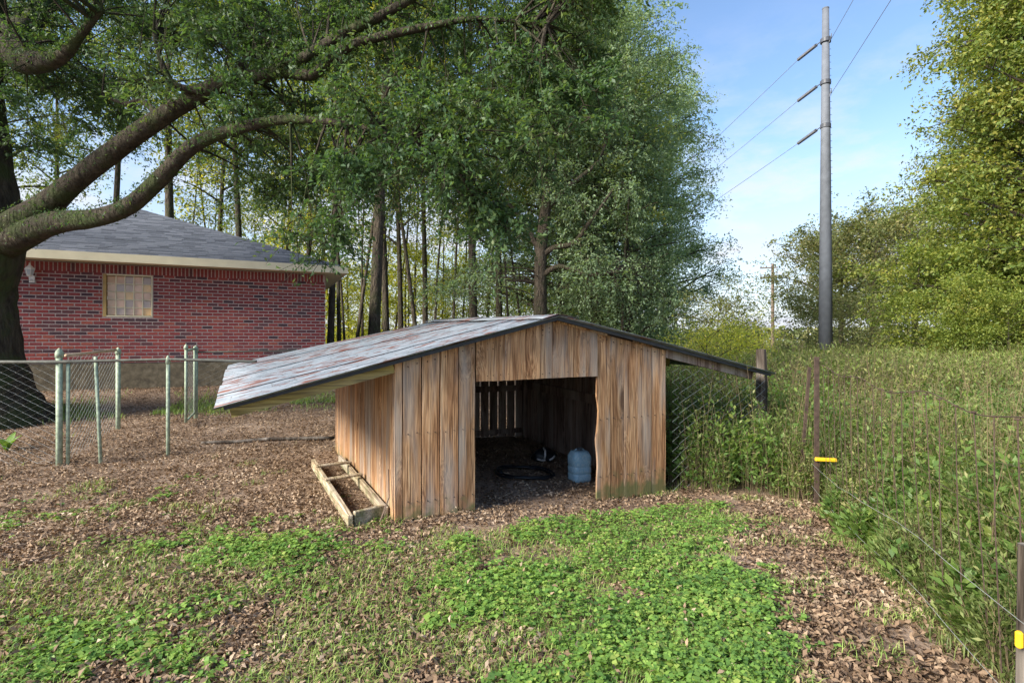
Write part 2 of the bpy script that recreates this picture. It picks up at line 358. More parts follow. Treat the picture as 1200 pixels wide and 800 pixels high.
bp = nd(t, 'ShaderNodeBump', inp={'Strength': .8, 'Distance': .02}); K(n2.outputs['Fac'], bp.inputs['Height']); K(bp.outputs[0], b.inputs['Normal'])
def axis(lo, hi, fine_lo, fine_hi, st):
    a = [fine_lo]; s_ = st
    while a[0] > lo: s_ *= 1.35; a.insert(0, a[0]-s_)
    a += list(np.arange(fine_lo+st, fine_hi, st)); s_ = st
    while a[-1] < hi: s_ *= 1.35; a.append(a[-1]+s_)
    return np.array(a)
xs = axis(-1500, 1500, -11, 8, .2); ys = axis(-300, 2200, 0, 17, .2)
X, Y = np.meshgrid(xs, ys); nx, ny = len(xs), len(ys)
V = np.stack([X.ravel(), Y.ravel(), g(X, Y).ravel()], 1)
ii, jj = np.meshgrid(np.arange(nx-1), np.arange(ny-1)); q = (jj*nx+ii).ravel()
tag(link('ground', mesh('ground', V, np.stack([q, q+1, q+nx+1, q+nx], 1), gm, True)), kind='structure')

# ------------------------------------------------------------------ shed
SA = R(26.2); D1 = np.array([math.cos(SA), math.sin(SA)]); D2 = np.array([-math.sin(SA), math.cos(SA)])
SL = np.array([-.986, 4.571])
def u2s(u):
    k = (u-600)/F; return (SL[0]-k*SL[1])/(k*D1[1]-D1[0])
def v2z(s, v): return H-(v-400)/F*(SL[1]+s*D1[1])
shed = empty('animal_shed', (SL[0], SL[1], 0), 'low wooden animal shed with rusty tin gable roof and dark open doorway', 'shed', rz=SA)
def w2l(p):      # world xy -> shed local
    d = np.array(p[:2])-SL; return np.array([d@D1, d@D2])
def gl(s, d): p = SL+s*D1+d*D2; return float(g(p[0], p[1]))
W_, DEP, RS = 2.94, 3.25, 1.538
def ridge(d): return 1.74+.02*d
def eave_l(d): return 1.03+.04*d
def eave_r(d): return 1.12+.03*d
EL, ER = -1.32, 4.52
def roof_z(s, d):
    if s < RS: a = (RS-s)/(RS-EL); return ridge(d)*(1-a)+eave_l(d)*a
    a = (s-RS)/(ER-RS); return ridge(d)*(1-a)+eave_r(d)*a
fr = lambda s, z, dd: (s, dd, z)                 # front plane
sdw = lambda d, z, ss: (ss, d, z)                # side plane
def board(name, edgeL, edgeR, top, bot, fn, t0, t1, mat, wob=.003, bw=.018, n=7):
    """plank with slightly wavy sawn edges and a ragged foot"""
    Lp = []; Rp = []
    for i in range(n):
        f = i/(n-1)
        eL = edgeL(f) if callable(edgeL) else edgeL; eR = edgeR(f) if callable(edgeR) else edgeR
        a = eL+random.uniform(0, wob); c = eR-random.uniform(0, wob)
        Lp.append((a, bot(a)*(1-f)+top(a)*f)); Rp.append((c, bot(c)*(1-f)+top(c)*f))
    foot = [(edgeL if not callable(edgeL) else edgeL(0))*(1-k/4)+(edgeR if not callable(edgeR) else edgeR(0))*k/4 for k in (1, 2, 3)]
    j0 = random.uniform(-bw, bw)
    ft = [(x, bot(x)+j0+random.uniform(-.6, .6)*bw) for x in foot]
    poly = [Lp[0]]+ft+Rp+Lp[:0:-1]
    mb = MB(); mb.prism(poly, fn, t0, t1)
    return mb.build(name, mat, shed)
topf = lambda s: roof_z(s, 0)-.045
botf = lambda s: gl(s, 0)-.015
ed = [u2s(u) for u in (471.5, 494, 515.5, 537, 557)]
board('plank', u2s(462.3), u2s(471), topf, botf, fr, -.004, .03, M['plank'])
for i in range(4):
    off = random.uniform(-.004, .006)
    board('plank', ed[i]+.002, ed[i+1]-.004, topf, botf, fr, -.006+off, .02+off, M['plank'], .004)
hd = [u2s(u) for u in (557.5, 574, 591, 610, 632, 647, 671, 686, 699.5)]
zop = lambda s: v2z(u2s(557), 447)+(s-u2s(557))/(u2s(698)-u2s(557))*(v2z(u2s(698), 440.5)-v2z(u2s(557), 447))
for i in range(8):
    off = random.uniform(-.003, .004)
    board('plank', hd[i]+.001, hd[i+1]-.0015, topf, zop, fr, -.012+off, .012+off, M['plank'], .002, .003)
re_ = [u2s(u) for u in (699.5, 715, 731, 747, 763, 780)]
def wavy(f):      # natural edge of the plank beside the doorway
    return re_[0]-.005+.022*math.exp(-((f-.53)/.10)**2)-.014*math.exp(-((f-.36)/.035)**2)-.01*math.exp(-((f-.62)/.03)**2)+.012*math.exp(-((f-.22)/.1)**2)
for i in range(5):
    off = random.uniform(-.004, .006)
    board('plank', wavy if i == 0 else re_[i]+.001, re_[i+1]-.002, topf, botf, fr, -.006+off, .02+off, M['plank'], .003, .02, 25 if i == 0 else 7)
def header(z0, z1, d0, d1, s0=0.05, s1=W_-.05):
    mb = MB(); mb.box((s0, d0, z0), (s1, d1, z1)); return mb
# side, back planks
def side(ss, t0, t1, ya, yb, gap, drop, mat):
    d = ya
    while d < yb-.03:
        wd = random.uniform(.12, .19); e = min(d+wd, yb)
        board('plank', d+gap/2, e-gap/2, lambda x: roof_z(ss, x)-drop, lambda x: gl(ss, x)-.03, sdw, t0, t1, mat, .003, .015, 5)
        d = e
side(0., -.001+.0, .021, .032, DEP, .006, .06, M['plank'])
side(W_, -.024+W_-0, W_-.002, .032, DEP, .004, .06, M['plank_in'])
bk = lambda s, z, dd: (s, dd, z)
s_ = .03
gaps = [.008, .012, .02, .022, .024, .026, .022, .02, .012, .006, .004, .003]
i = 0
while s_ < W_-.05:
    wd = .165 if i < 11 else .15; e = min(s_+wd, W_-.03); gp = .022 if s_ > 1.75 and s_ < 2.75 else .01
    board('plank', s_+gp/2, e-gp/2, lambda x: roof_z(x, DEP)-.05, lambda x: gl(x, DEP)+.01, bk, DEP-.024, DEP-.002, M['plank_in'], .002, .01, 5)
    s_ = e; i += 1
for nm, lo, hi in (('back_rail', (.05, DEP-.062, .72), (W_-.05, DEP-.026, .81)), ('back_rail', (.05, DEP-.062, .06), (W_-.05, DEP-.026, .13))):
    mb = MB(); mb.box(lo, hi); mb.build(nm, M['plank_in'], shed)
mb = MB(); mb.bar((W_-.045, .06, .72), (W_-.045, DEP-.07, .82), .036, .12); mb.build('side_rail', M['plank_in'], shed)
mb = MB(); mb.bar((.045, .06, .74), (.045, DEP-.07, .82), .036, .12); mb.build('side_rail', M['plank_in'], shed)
for s0, d0 in ((.065, .07), (W_-.075, .07), (.065, DEP-.12), (W_-.075, DEP-.12)):
    mb = MB(); mb.box((s0-.035, d0-.035, gl(s0, d0)-.05), (s0+.035, d0+.035, roof_z(s0, d0)-.13)); mb.build('corner_post', M['plank_in'], shed)
# rafters
for k, d in enumerate((-.045, .85, 1.7, 2.55, DEP-.1)):
    for sgn, e in ((0, EL+.1), (1, ER-.1)):
        a = (RS-.02 if sgn == 0 else RS+.02); thick = .09
        if k == 0:
            pa = (-.004, 0) if sgn == 0 else (W_+.004, 0)
            a = pa[0]; d_ = .02
        else: d_ = d
        if k == 0 and sgn == 1: e = ER-.25
        if k == 1 and sgn == 1: e = 3.75
        zz = lambda s: roof_z(s, d_)-.03-thick/2
        mb = MB(); mb.bar((a, d_, zz(a)), (e, d_, zz(e)), .038, thick); mb.build('rafter', M['rafter' if sgn == 0 or k > 0 else 'plank_in'], shed)
mb = MB(); mb.bar((RS, .03, ridge(0)-.11), (RS, DEP, ridge(DEP)-.11), .04, .12); mb.build('ridge_beam', M['plank_in'], shed)
mb = MB(); mb.bar((RS+.03, -.018, roof_z(RS+.03, 0)-.04), (RS+.62, -.018, roof_z(RS+.62, 0)-.045), .012, .022); mb.build('trim_strip', M['plank'], shed)
mb = MB(); mb.bar((RS+.95, -.018, roof_z(RS+.95, 0)-.04), (RS+1.2, -.018, roof_z(RS+1.2, 0)-.045), .012, .022); mb.build('trim_strip', M['plank'], shed)
mb = MB()
for e0, e1, zb_ in [(ed[i], ed[i+1], None) for i in range(4)]+[(hd[i], hd[i+1], 1) for i in range(8)]+[(re_[i], re_[i+1], None) for i in range(5)]:
    for fx in (.25, .75):
        s0 = e0+(e1-e0)*fx+random.uniform(-.01, .01); zs = [topf(s0)-.05, (zop(s0)+.05) if zb_ else .72, topf(s0)-.1 if zb_ else .14]
        for z0 in zs: mb.tube([(s0, -.014, z0+random.uniform(-.01, .01)), (s0, .0, z0)], .0042, 6)
tag(mb.build('nail_heads', plain('nail_iron', (.03, .025, .022), .7), shed), kind='stuff')
# corrugated sheets
def sheet(d0, d1, sa, sb, lift, up, nc):
    n = nc*6+1; m_ = 9; V = []; Fc = []
    jl = random.uniform(-.01, .01)
    for i in range(m_):
        f = i/(m_-1); s = sa+(sb+jl*np.sign(sb-sa)-sa)*f
        for j in range(n):
            d = d0+(d1-d0)*j/(n-1)
            ph = 2*math.pi*nc*j/(n-1)
            z = roof_z(s, d)+lift+.008*math.cos(ph)+.006*math.sin(5*f+d*3)+up*f
            V.append((s, d, z))
    for i in range(m_-1):
        for j in range(n-1): Fc.append((i*n+j, i*n+j+1, (i+1)*n+j+1, (i+1)*n+j))
    me = mesh('roof_sheet', V, Fc, M['tin'], True); ob = link('roof_sheet', me, shed)
    so_ = ob.modifiers.new('thick', 'SOLIDIFY'); so_.thickness = .003
    return ob
ns = 6; st = (DEP+.3)/ns
for i in range(ns):
    d0 = -.13+i*st; d1 = d0+st+.05
    sheet(d0, d1, RS+.0, EL, .004+.007*(i % 2), 0, 9)
    sheet(d0, d1, RS-.0, ER, .004+.007*(i % 2), 0, 9)
# ridge cap, bent sheets
for i in range(2):
    V = []; Fc = []; n = 12
    d0 = -.15+i*1.8; d1 = d0+1.86
    for j in range(n):
        d = d0+(d1-d0)*j/(n-1)
        for ss in (-.2, -.1, -.03, 0, .03, .1, .2):
            V.append((RS+ss, d, max(roof_z(RS+ss, d), 0)+.026+.008*i-.01*(abs(ss) < .01)+random.uniform(-.003, .003)))
    for j in range(n-1):
        for k in range(6): Fc.append((j*7+k, j*7+k+1, (j+1)*7+k+1, (j+1)*7+k))
    ob = link('ridge_cap', mesh('ridge_cap', V, Fc, M['tin'], True), shed); mo = ob.modifiers.new('thick', 'SOLIDIFY'); mo.thickness = .002
# dark edge strips under the sheets on the gable
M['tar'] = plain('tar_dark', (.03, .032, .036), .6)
for sa, sb in ((RS-.0, EL+.06), (RS+.0, ER-.05)):
    mb = MB(); zz = lambda s: roof_z(s, -.1)-.022
    mb.bar((sa, -.075, zz(sa)), (sb, -.075, zz(sb)), .03, .03); mb.build('gable_edge', M['tar'], shed)

# ------------------------------------------------------------------ things at and in the shed
def loc_w(s, d, z): p = SL+s*D1+d*D2; return (p[0], p[1], z)
# wooden trough frame along the left wall
tz = max(gl(-.2, .1), gl(-.2, 2.3), gl(-.2, 1.2))
tr = empty('wooden_frame', loc_w(-.2, .1, tz-.03), 'weathered open timber frame with two cross slats lying beside the shed wall', 'timber frame', rz=SA)
def tb(name, a, b_, wd, ht):
    mb = MB(); mb.bar(a, b_, wd, ht); return mb.build(name, M['frame_wood'], tr, bevel=.006)
tb('long_rail', (-.15, -.06, .075), (-.19, 2.2, .1), .045, .1)
tb('long_rail', (.165, .03, .075), (.13, 2.3, .1), .038, .1)
tb('end_board', (-.115, -.02, .075), (.145, .06, .075), .04, .13)
tb('cross_slat', (-.215, 1.02, .175), (.165, 1.1, .175), .07, .022)
tb('cross_slat', (-.225, 1.62, .185), (.155, 1.68, .185), .07, .022)
st_ = MB(); st_.tube([loc_w(-.12, .0, tz+.02), loc_w(-.03, .05, tz+.2), loc_w(-.022, .12, tz+.42)], [.008, .007, .005], 5)
o = st_.build('stick', M['twig']); tag(o, 'thin dry stick leaning on the timber frame against the shed wall', 'stick')
# water jug
jp = SL+2.334*D1+.755*D2; jz = float(g(*jp))
def jugmat():
    m, t, b, o = newmat('blue_plastic'); b.inputs['Base Color'].default_value = (.3, .6, .8, 1)
    b.inputs['Roughness'].default_value = .22; b.inputs['Transmission Weight'].default_value = .35; b.inputs['IOR'].default_value = 1.3
    nz = nd(t, 'ShaderNodeTexNoise', inp={'Scale': 14.}); r = ramp_n(t, [(.35, (.36, .64, .84)), (.7, (.6, .82, .93))]); t.links.new(nz.outputs[0], r.inputs[0]); t.links.new(r.outputs[0], b.inputs['Base Color'])
    return m
jug = empty('water_jug', (jp[0], jp[1], jz), 'translucent blue plastic water jug standing inside the shed doorway', 'jug', rz=.35)
def rbox(prof, n=32, p=4.):
    V = []; Fc = []
    for rx, z in prof:
        for k in range(n):
            th = 2*math.pi*k/n; c_, s1 = math.cos(th), math.sin(th)
            rr = rx/((abs(c_)**p+abs(s1)**p)**(1/p)); V.append((rr*c_, rr*s1, z))
    m_ = len(prof)
    for i in range(m_-1):
        for k in range(n): Fc.append((i*n+k, i*n+(k+1) % n, (i+1)*n+(k+1) % n, (i+1)*n+k))
    Fc.append(tuple(range(n))[::-1]); Fc.append(tuple((m_-1)*n+k for k in range(n)))
    return V, Fc
mb = MB(); mb.add(*rbox([(.085, -.01), (.112, .012), (.118, .03), (.118, .085), (.111, .092), (.111, .1), (.118, .107), (.118, .165), (.111, .172), (.111, .18), (.118, .187), (.118, .275), (.113, .292), (.098, .325), (.09, .338), (.078, .346), (.03, .346)]))
mb.build('body', jugmat(), jug, True)
mb = MB(); mb.lathe([(.03, .35), (.03, .375), (.026, .38), (.004, .381)], 14); mb.build('cap', plain('dark_cap', (.05, .07, .09), .5), jug)
mb = MB(); mb.tube([(-.06, 0, .343), (-.05, 0, .362), (.0, .03, .366), (.05, 0, .362), (.06, 0, .343)], .007, 6); mb.build('handle', plain('blue_handle', (.4, .6, .72), .4), jug, True)
# hose coil
M['rubber'] = plain('black_rubber', (.012, .014, .018), .45, nscale=20)
hc = SL+1.9*D1+1.05*D2; hz = float(g(*hc))
P = []
for i in range(150):
    a = i/150*2*math.pi*2.6; rr = .29+.035*math.sin(a*.37+1)+.015*math.sin(2.2*a)
    x, y = rr*math.cos(a)*1.05, rr*math.sin(a)*1.15
    P.append((hc[0]+x-.1, hc[1]+y, float(g(hc[0]+x-.1, hc[1]+y))+.022+.02*(i/150)+.008*math.sin(a*1.7)))
mb = MB((hc[0], hc[1], hz)); mb.tube(P, .013, 7)
tag(mb.build('rubber_hose', M['rubber'], None, True, (hc[0], hc[1], hz)), 'black rubber hose coiled on the shed floor', 'hose')
# black bundle with white straps
bp_ = SL+2.42*D1+1.75*D2; bz = float(g(*bp_))
bun = empty('folded_bag', (bp_[0], bp_[1], bz), 'black bundle with white stripes at the back of the shed floor', 'bag', rz=.2)
V = []; Fc = []; n = 20; prof = [(.1, -.01), (.15, .02), (.165, .06), (.15, .1), (.1, .135), (.05, .15), (.01, .152)]
for r_, z in prof:
    for k in range(n):
        th = 2*math.pi*k/n; rr = r_*(1+.12*math.sin(3*th+z*20)+.06*math.sin(7*th)); V.append((rr*math.cos(th), rr*.75*math.sin(th), z*(1+.15*math.sin(2*th))))
for i in range(6):
    for k in range(n): Fc.append((i*n+k, i*n+(k+1) % n, (i+1)*n+(k+1) % n, (i+1)*n+k))
Fc.append(tuple(6*n+k for k in range(n)))
ob = link('body', mesh('body', V, Fc, M['rubber'], True), bun)
M['white'] = plain('white_webbing', (.72, .72, .74), .7)
for pts in ([(-.02, -.136, .06), (-.01, -.14, .1), (0, -.1, .15), (.0, -.0, .168)], [(-.11, -.105, .05), (-.06, -.135, .035), (-.01, -.14, .04)], [(.05, -.135, .035), (.09, -.12, .05), (.13, -.09, .075)]):
    mb = MB(); mb.tube(pts, [.013]*len(pts), 6); mb.build('strap', M['white'], bun, True)

# ------------------------------------------------------------------ brick house
def hw(tt, d, z): p = HO+HD*tt-HN*d; return np.array([p[0], p[1], z])       # along wall, behind wall, height
T0, T1, DEPH = -6.0, 4.06, 12.0
house = empty('brick_house', (HO[0], HO[1], .45), 'red brick house with grey hip roof, cream fascia and small glass block window', 'house', rz=HA)
hl = lambda tt, d, z: (tt, d, z-.45)
EZ, BZ, FZ = 3.15, 1.04, .2
wt0, wt1, wz0, wz1 = None, None, None, None
def u2t(u):
    k = (u-600)/F; return (HO[0]-k*HO[1])/(k*HD[1]-HD[0])
def v2hz(tt, v): return H-(v-400)/F*(HO[1]+tt*HD[1])
wt0, wt1 = u2t(120.5), u2t(179); wz1 = v2hz(wt0, 320.5); wz0 = v2hz(wt0, 371)
mort = plain('mortar', (.42, .34, .32), .95, nscale=30., bump=.3)
mb = MB()
for a, b_, c, d_ in ((T0, wt0, BZ, EZ), (wt1, T1, BZ, EZ), (wt0, wt1, BZ, wz0), (wt0, wt1, wz1, EZ)):
    mb.box(hl(a, .0, c), hl(b_, .12, d_))
mb.box(hl(T0, .125, BZ), hl(T0+.1, DEPH, EZ)); mb.box(hl(T1-.1, .125, BZ), hl(T1-.0, DEPH, EZ)); mb.box(hl(T0, DEPH, BZ), hl(T1, DEPH+.1, EZ))
mb.build('wall', mort, house)
fnd = newmat('stained_foundation'); m, t, b, o = fnd; K = t.links.new
tcn = nd(t, 'ShaderNodeTexCoord'); nz = nd(t, 'ShaderNodeTexNoise', inp={'Scale': 7., 'Detail': 7., 'Roughness': .7}); K(tcn.outputs['Object'], nz.inputs['Vector'])
r = ramp_n(t, [(.3, (.06, .052, .04)), (.5, (.14, .115, .075)), (.7, (.24, .2, .14))]); K(nz.outputs['Fac'], r.inputs[0]); K(r.outputs[0], b.inputs['Base Color']); b.inputs['Roughness'].default_value = .95
mb = MB(); mb.box(hl(T0-.02, -.02, .1), hl(T1+.02, DEPH+.1, BZ-.012)); mb.build('foundation', m, house)
bcols = [(.26, .055, .056), (.3, .068, .062), (.22, .052, .056), (.125, .052, .06), (.08, .046, .057), (.32, .085, .065)]
bm = [plain('brick_%d' % i, c, .88, nscale=18., var=.22, bump=.2, spec=.2) for i, c in enumerate(bcols)]
BL, BH, BP, CH = .196, .059, .2115, .0742
def brickmesh(i, vert=False, half=False):
    a, c = (BL, BH) if not vert else (BH*.98, .19)
    if half: a = a/2
    mb = MB(); e = .004
    mb.add([(-a/2, .004, -c/2), (a/2, .004, -c/2), (a/2, .004, c/2), (-a/2, .004, c/2),
            (-a/2+e, -.005, -c/2+e), (a/2-e, -.005, -c/2+e), (a/2-e, -.005, c/2-e), (-a/2+e, -.005, c/2-e)],
           [(4, 5, 6, 7), (0, 1, 5, 4), (1, 2, 6, 5), (2, 3, 7, 6), (3, 0, 4, 7)])
    return mb
bme = {(i, v): mesh('brick', brickmesh(i, v).v, brickmesh(i, v).f, bm[i]) for i in range(6) for v in (False, True)}
bl_ = []
row = 0; z = BZ+CH/2
while z < EZ-.21:
    x = T0+.1+(BP/2 if row % 2 else 0)
    while x-BL/2 < T1-.03:
        xa, xb = x-BL/2, min(x+BL/2, T1-.003)
        if z+BH/2 > wz0 and z-BH/2 < wz1 and xb > wt0-.012 and xa < wt1+.012:
            if xa < wt0-.04: xb = wt0-.012
            elif xb > wt1+.04: xa = wt1+.012
            else: xb = xa
        if xb-xa > .03:
            nv = vnoise(x*1.1, z*7, 1.0, 3); rr = random.random()
            i = random.choice([0, 0, 1, 1, 2, 2, 5]) if rr+nv*.9 < 1.08 else random.choice([3, 4, 3, 2])
            bl_.append(((xa+xb)/2, z, i, False, (xb-xa)/BL))
        x += BP
    row += 1; z += CH
x = T0+.05
while x < T1-.03:
    bl_.append((x, EZ-.105, random.choice([0, 1, 2, 2, 3]), True, 1.)); x += .0735
x = wt0-.03
while x < wt1+.03: x += .0735
vis = [q for q in bl_ if u2t(26) < q[0] and q[1] > BZ]
vis.sort(key=lambda q: q[3]*1.0+abs(q[0]-.6))
ind = set(id(q) for q in vis[:300])
rest = [q for q in bl_ if id(q) not in ind]
for q in vis[:300]:
    ob = link('brick', bme[(q[2], q[3])], house, hl(q[0], random.uniform(-.0015, .0015), q[1])); ob.scale = (q[4], 1, 1)
V = []; Fc = []; mi = []
protos = {(i, v): brickmesh(i, v) for i in range(6) for v in (False, True)}
for q in rest:
    p = protos[(q[2], q[3])]; b0 = len(V); off = np.array(hl(q[0], random.uniform(-.0015, .0015), q[1]))
    V += [tuple(np.array(v)*(q[4], 1, 1)+off) for v in p.v]; Fc += [tuple(k+b0 for k in f) for f in p.f]; mi += [q[2]]*5
tag(link('brickwork', mesh('brickwork', V, Fc, None, False, bm, mi), house), kind='stuff')
# window of glass blocks
win = MB()
M['cream'] = plain('cream_paint', (.72, .66, .48), .6, nscale=4., var=.08)
M['ochre'] = plain('ochre_casing', (.42, .29, .11), .7, nscale=6., var=.2)
for a, b_, c, d_, mname in ((wt0, wt0+.06, wz0, wz1, 'ochre'), (wt1-.03, wt1, wz0, wz1, 'cream'), (wt0+.06, wt1-.03, wz0, wz0+.035, 'cream'), (wt0+.06, wt1-.03, wz1-.03, wz1, 'cream')):
    mb = MB(); mb.box(hl(a+.002, -.006, c+.002), hl(b_-.002, .1, d_-.002)); mb.build('window_frame', M[mname], house, bevel=.004)
ga, gb, gc, gd = wt0+.062, wt1-.032, wz0+.037, wz1-.032
for i in range(5):
    for j in range(5):
        a = ga+(gb-ga)*i/5+.006; b_ = ga+(gb-ga)*(i+1)/5-.006; c = gc+(gd-gc)*j/5+.006; d_ = gc+(gd-gc)*(j+1)/5-.006
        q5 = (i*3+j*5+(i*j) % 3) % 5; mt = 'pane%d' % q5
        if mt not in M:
            cc = [(.62, .4, .26), (.5, .36, .3), (.72, .46, .2), (.42, .33, .31), (.66, .42, .3)][q5]  # warm reflection painted into the pane colours
            M[mt] = plain('warm_reflection_pane', cc, .15, nscale=7., var=.22, bump=.15, spec=.8)
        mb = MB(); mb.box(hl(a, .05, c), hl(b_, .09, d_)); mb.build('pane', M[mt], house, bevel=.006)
for i in range(1, 5):
    a = ga+(gb-ga)*i/5; c = gc+(gd-gc)*i/5
    mb = MB(); mb.box(hl(a-.009, .03, gc), hl(a+.009, .094, gd)); mb.build('muntin', M['cream'], house)
    mb = MB(); mb.box(hl(ga, .034, c-.008), hl(gb, .0945, c+.008)); mb.build('muntin', M['cream'], house)
mb = MB(); mb.box(hl(ga, .095, gc), hl(gb, .11, gd)); mb.build('window_back', M['ochre'], house)
# roof
OV = .44; half = (T1+OV-(T0-OV))/2; tc_ = (T1+T0)/2; RZ = EZ+.16; AZ = 5.32
rv = [hl(T0-OV, -OV, RZ), hl(T1+OV, -OV, RZ), hl(T1+OV, DEPH+.1+OV, RZ), hl(T0-OV, DEPH+.1+OV, RZ), hl(tc_, -OV+half, AZ), hl(tc_, DEPH+.1+OV-half, AZ)]
tc_ = T1+OV-5.07; half = 5.07
shm, t, b, o = newmat('asphalt_shingle'); K = t.links.new
tcn = nd(t, 'ShaderNodeTexCoord'); gi = nd(t, 'ShaderNodeNewGeometry')
nz = nd(t, 'ShaderNodeTexNoise', inp={'Scale': 60., 'Detail': 4.}); K(tcn.outputs['Object'], nz.inputs['Vector'])
ad = nd(t, 'ShaderNodeMath', operation='MULTIPLY_ADD', inp={1: .45}); K(gi.outputs['Random Per Island'], ad.inputs[0]); K(nz.outputs['Fac'], ad.inputs[2])
r = ramp_n(t, [(.35, (.035, .04, .055)), (.7, (.075, .085, .11)), (.95, (.12, .13, .16))]); K(ad.outputs[0], r.inputs[0]); K(r.outputs[0], b.inputs['Base Color']); b.inputs['Roughness'].default_value = .9
rv = [hl(T0-OV, -OV, RZ), hl(T1+OV, -OV, RZ), hl(T1+OV, DEPH+.1+OV, RZ), hl(T0-OV, DEPH+.1+OV, RZ), hl(tc_, -OV+half, AZ), hl(tc_, DEPH+.1+OV-half, AZ)]
roof = link('roof', mesh('roof', rv, [(0, 1, 4), (1, 2, 5, 4), (2, 3, 5), (3, 0, 4, 5), (3, 2, 1, 0)], shm), house)
V = []; Fc = []
sl_len = math.hypot(half, AZ-RZ); ns_ = int(sl_len/.145); dz = (AZ-RZ)/sl_len; dd = half/sl_len
wl = T0-OV; wr = T1+OV
for i in range(ns_):
    f0 = i/ns_; f1 = min((i+1.15)/ns_, 1); xl = wl+(tc_-wl)*f0; xr = wr+(tc_-wr)*f0
    x = xl+random.uniform(-.3, 0)
    while x < xr:
        wd = random.uniform(.16, .42); a = max(x, xl); e = min(x+wd-.004, xr)
        if e-a > .02:
            up = random.choice([.003, .006, .008]); b0 = len(V)
            for (xx, ff, h_) in ((a, f0, up+.003), (e, f0, up+.003), (e, f1, up), (a, f1, up), (a, f0, -.002), (e, f0, -.002)):
                xl2 = wl+(tc_-wl)*ff; xr2 = wr+(tc_-wr)*ff; xx = min(max(xx, xl2), xr2)
                V.append(hl(xx, -OV+half*ff-dz*h_, RZ+(AZ-RZ)*ff+dd*h_))
            Fc += [(b0, b0+1, b0+2, b0+3), (b0+4, b0+5, b0+1, b0)]
        x += wd
tag(link('shingles', mesh('shingles', V, Fc, shm), roof), kind='stuff')
for nm, lo, hi in (('fascia', (wl, -OV-.03, RZ-.16), (wr, -OV-.001, RZ+.012)), ('fascia', (wr+.001, -OV-.03, RZ-.16), (wr+.03, DEPH+.5, RZ+.012))):
    mb = MB(); mb.box(hl(*lo), hl(*hi)); mb.build(nm, M['cream'], house)
mb = MB(); mb.box(hl(wl, -OV+.002, RZ-.15), hl(wr, -.012, RZ-.13)); mb.build('soffit', M['cream'], house)
mb = MB(); mb.box(hl(T1+.005, -.01, RZ-.15), hl(wr, DEPH, RZ-.13)); mb.build('soffit', M['cream'], house)
# coach lamp
lt = u2t(38); lz = v2hz(lt, 322)
lamp = empty('wall_lantern', hw(lt, -.0, lz), 'white carriage lantern on the brick wall beside the oak trunk', 'wall lamp', rz=HA)
wp = plain('white_metal', (.75, .75, .73), .5, var=.1)
mb = MB(); mb.box((-.045, -.03, -.16), (.045, -.008, -.02)); mb.build('back_plate', wp, lamp)
mb = MB(); mb.tube([(0, -.03, -.1), (0, -.1, -.14), (0, -.15, -.1), (0, -.15, -.05)], .012, 6); mb.build('arm', wp, lamp)
mb = MB(); mb.lathe([(.03, -.05), (.05, -.03), (.085, .1), (.09, .105), (.075, .12), (.03, .17), (.012, .2), (.02, .215), (.004, .23)], 6, (0, -.15, 0)); mb.build('lantern', wp, lamp)
gp_, t, b, o = newmat('lantern_glass'); b.inputs['Base Color'].default_value = (.5, .55, .6, 1); b.inputs['Roughness'].default_value = .1
for k in range(6):
    th = math.pi/6+k*math.pi/3
    mb = MB(); c_ = np.array([math.cos(th), math.sin(th)]); s1 = np.array([-c_[1], c_[0]])
    def pv(r_, w2, z): q_ = c_*r_+s1*w2; return (q_[0], q_[1]-.15, z)
    mb.add([pv(.05, -.016, -.015), pv(.05, .016, -.015), pv(.076, .032, .09), pv(.076, -.032, .09), pv(.042, -.016, -.015), pv(.042, .016, -.015), pv(.068, .032, .09), pv(.068, -.032, .09)], [(0, 1, 2, 3), (7, 6, 5, 4), (0, 4, 5, 1), (2, 6, 7, 3)])
    mb.build('pane', gp_, lamp)

# ------------------------------------------------------------------ chain link fences
M['green_post'] = plain('lichen_galvanised', (.33, .4, .29), .7, .1, nscale=22., var=.45)
M['rail'] = plain('dull_rail', (.13, .13, .11), .7, .2, nscale=14., var=.4)
M['wire'] = plain('galvanised_wire', (.42, .44, .42), .5, .5, nscale=5., var=.2)
M['tan_rail'] = plain('tan_rail', (.55, .4, .26), .8, nscale=10., var=.2)
M['rust'] = plain('rusty_steel', (.075, .05, .038), .85, .2, nscale=20., var=.5)
def chain(name, a, b_, zb, zt, root, pitch=.085, rad=.0018, mat=None):
    """woven zig-zag wires between two ground points; zb/zt(fraction) give bottom and top"""
    a = np.array(a[:2]); b_ = np.array(b_[:2]); Ln = np.linalg.norm(b_-a); n = int(Ln/(pitch))
    mb = MB(tuple(root.location))
    for k in range(n):
        pts = []
        f0 = (k+.5)/n
        rows = int((zt(f0)-zb(f0))/(pitch*.5))
        for r_ in range(rows+1):
            f = (k+(1.03 if (r_+k) % 2 else -.03))/n; f = min(max(f, 0), 1)
            p = a+(b_-a)*f; nrm = np.array([-(b_-a)[1], (b_-a)[0]])/Ln
            q_ = p+nrm*(.004 if (r_+k) % 2 else -.004)
            pts.append((q_[0], q_[1], zb(f)+(zt(f)-zb(f))*r_/rows))
        mb.tube(pts, rad, 3, False)
    return mb.build(name, mat or M['wire'], root)
def post(root, base_, top_, rad, mat, capped=True, n=10, name='post'):
    mb = MB(tuple(root.location)); mb.tube([base_, top_], rad, n); o = mb.build(name, mat, root, True)
    if capped:
        mb = MB(tuple(root.location)); tp = np.array(top_)
        mb.lathe([(rad*1.25, -.03), (rad*1.3, .02), (rad*1.1, .045), (rad*.6, .07), (rad*.2, .085)], 10, tp); mb.build('post_cap', M['green_post'], root, True)
    return o
c0 = ground_pt(69.5, 545); A0 = np.array([c0[0], c0[1]]); fz = c0[2]
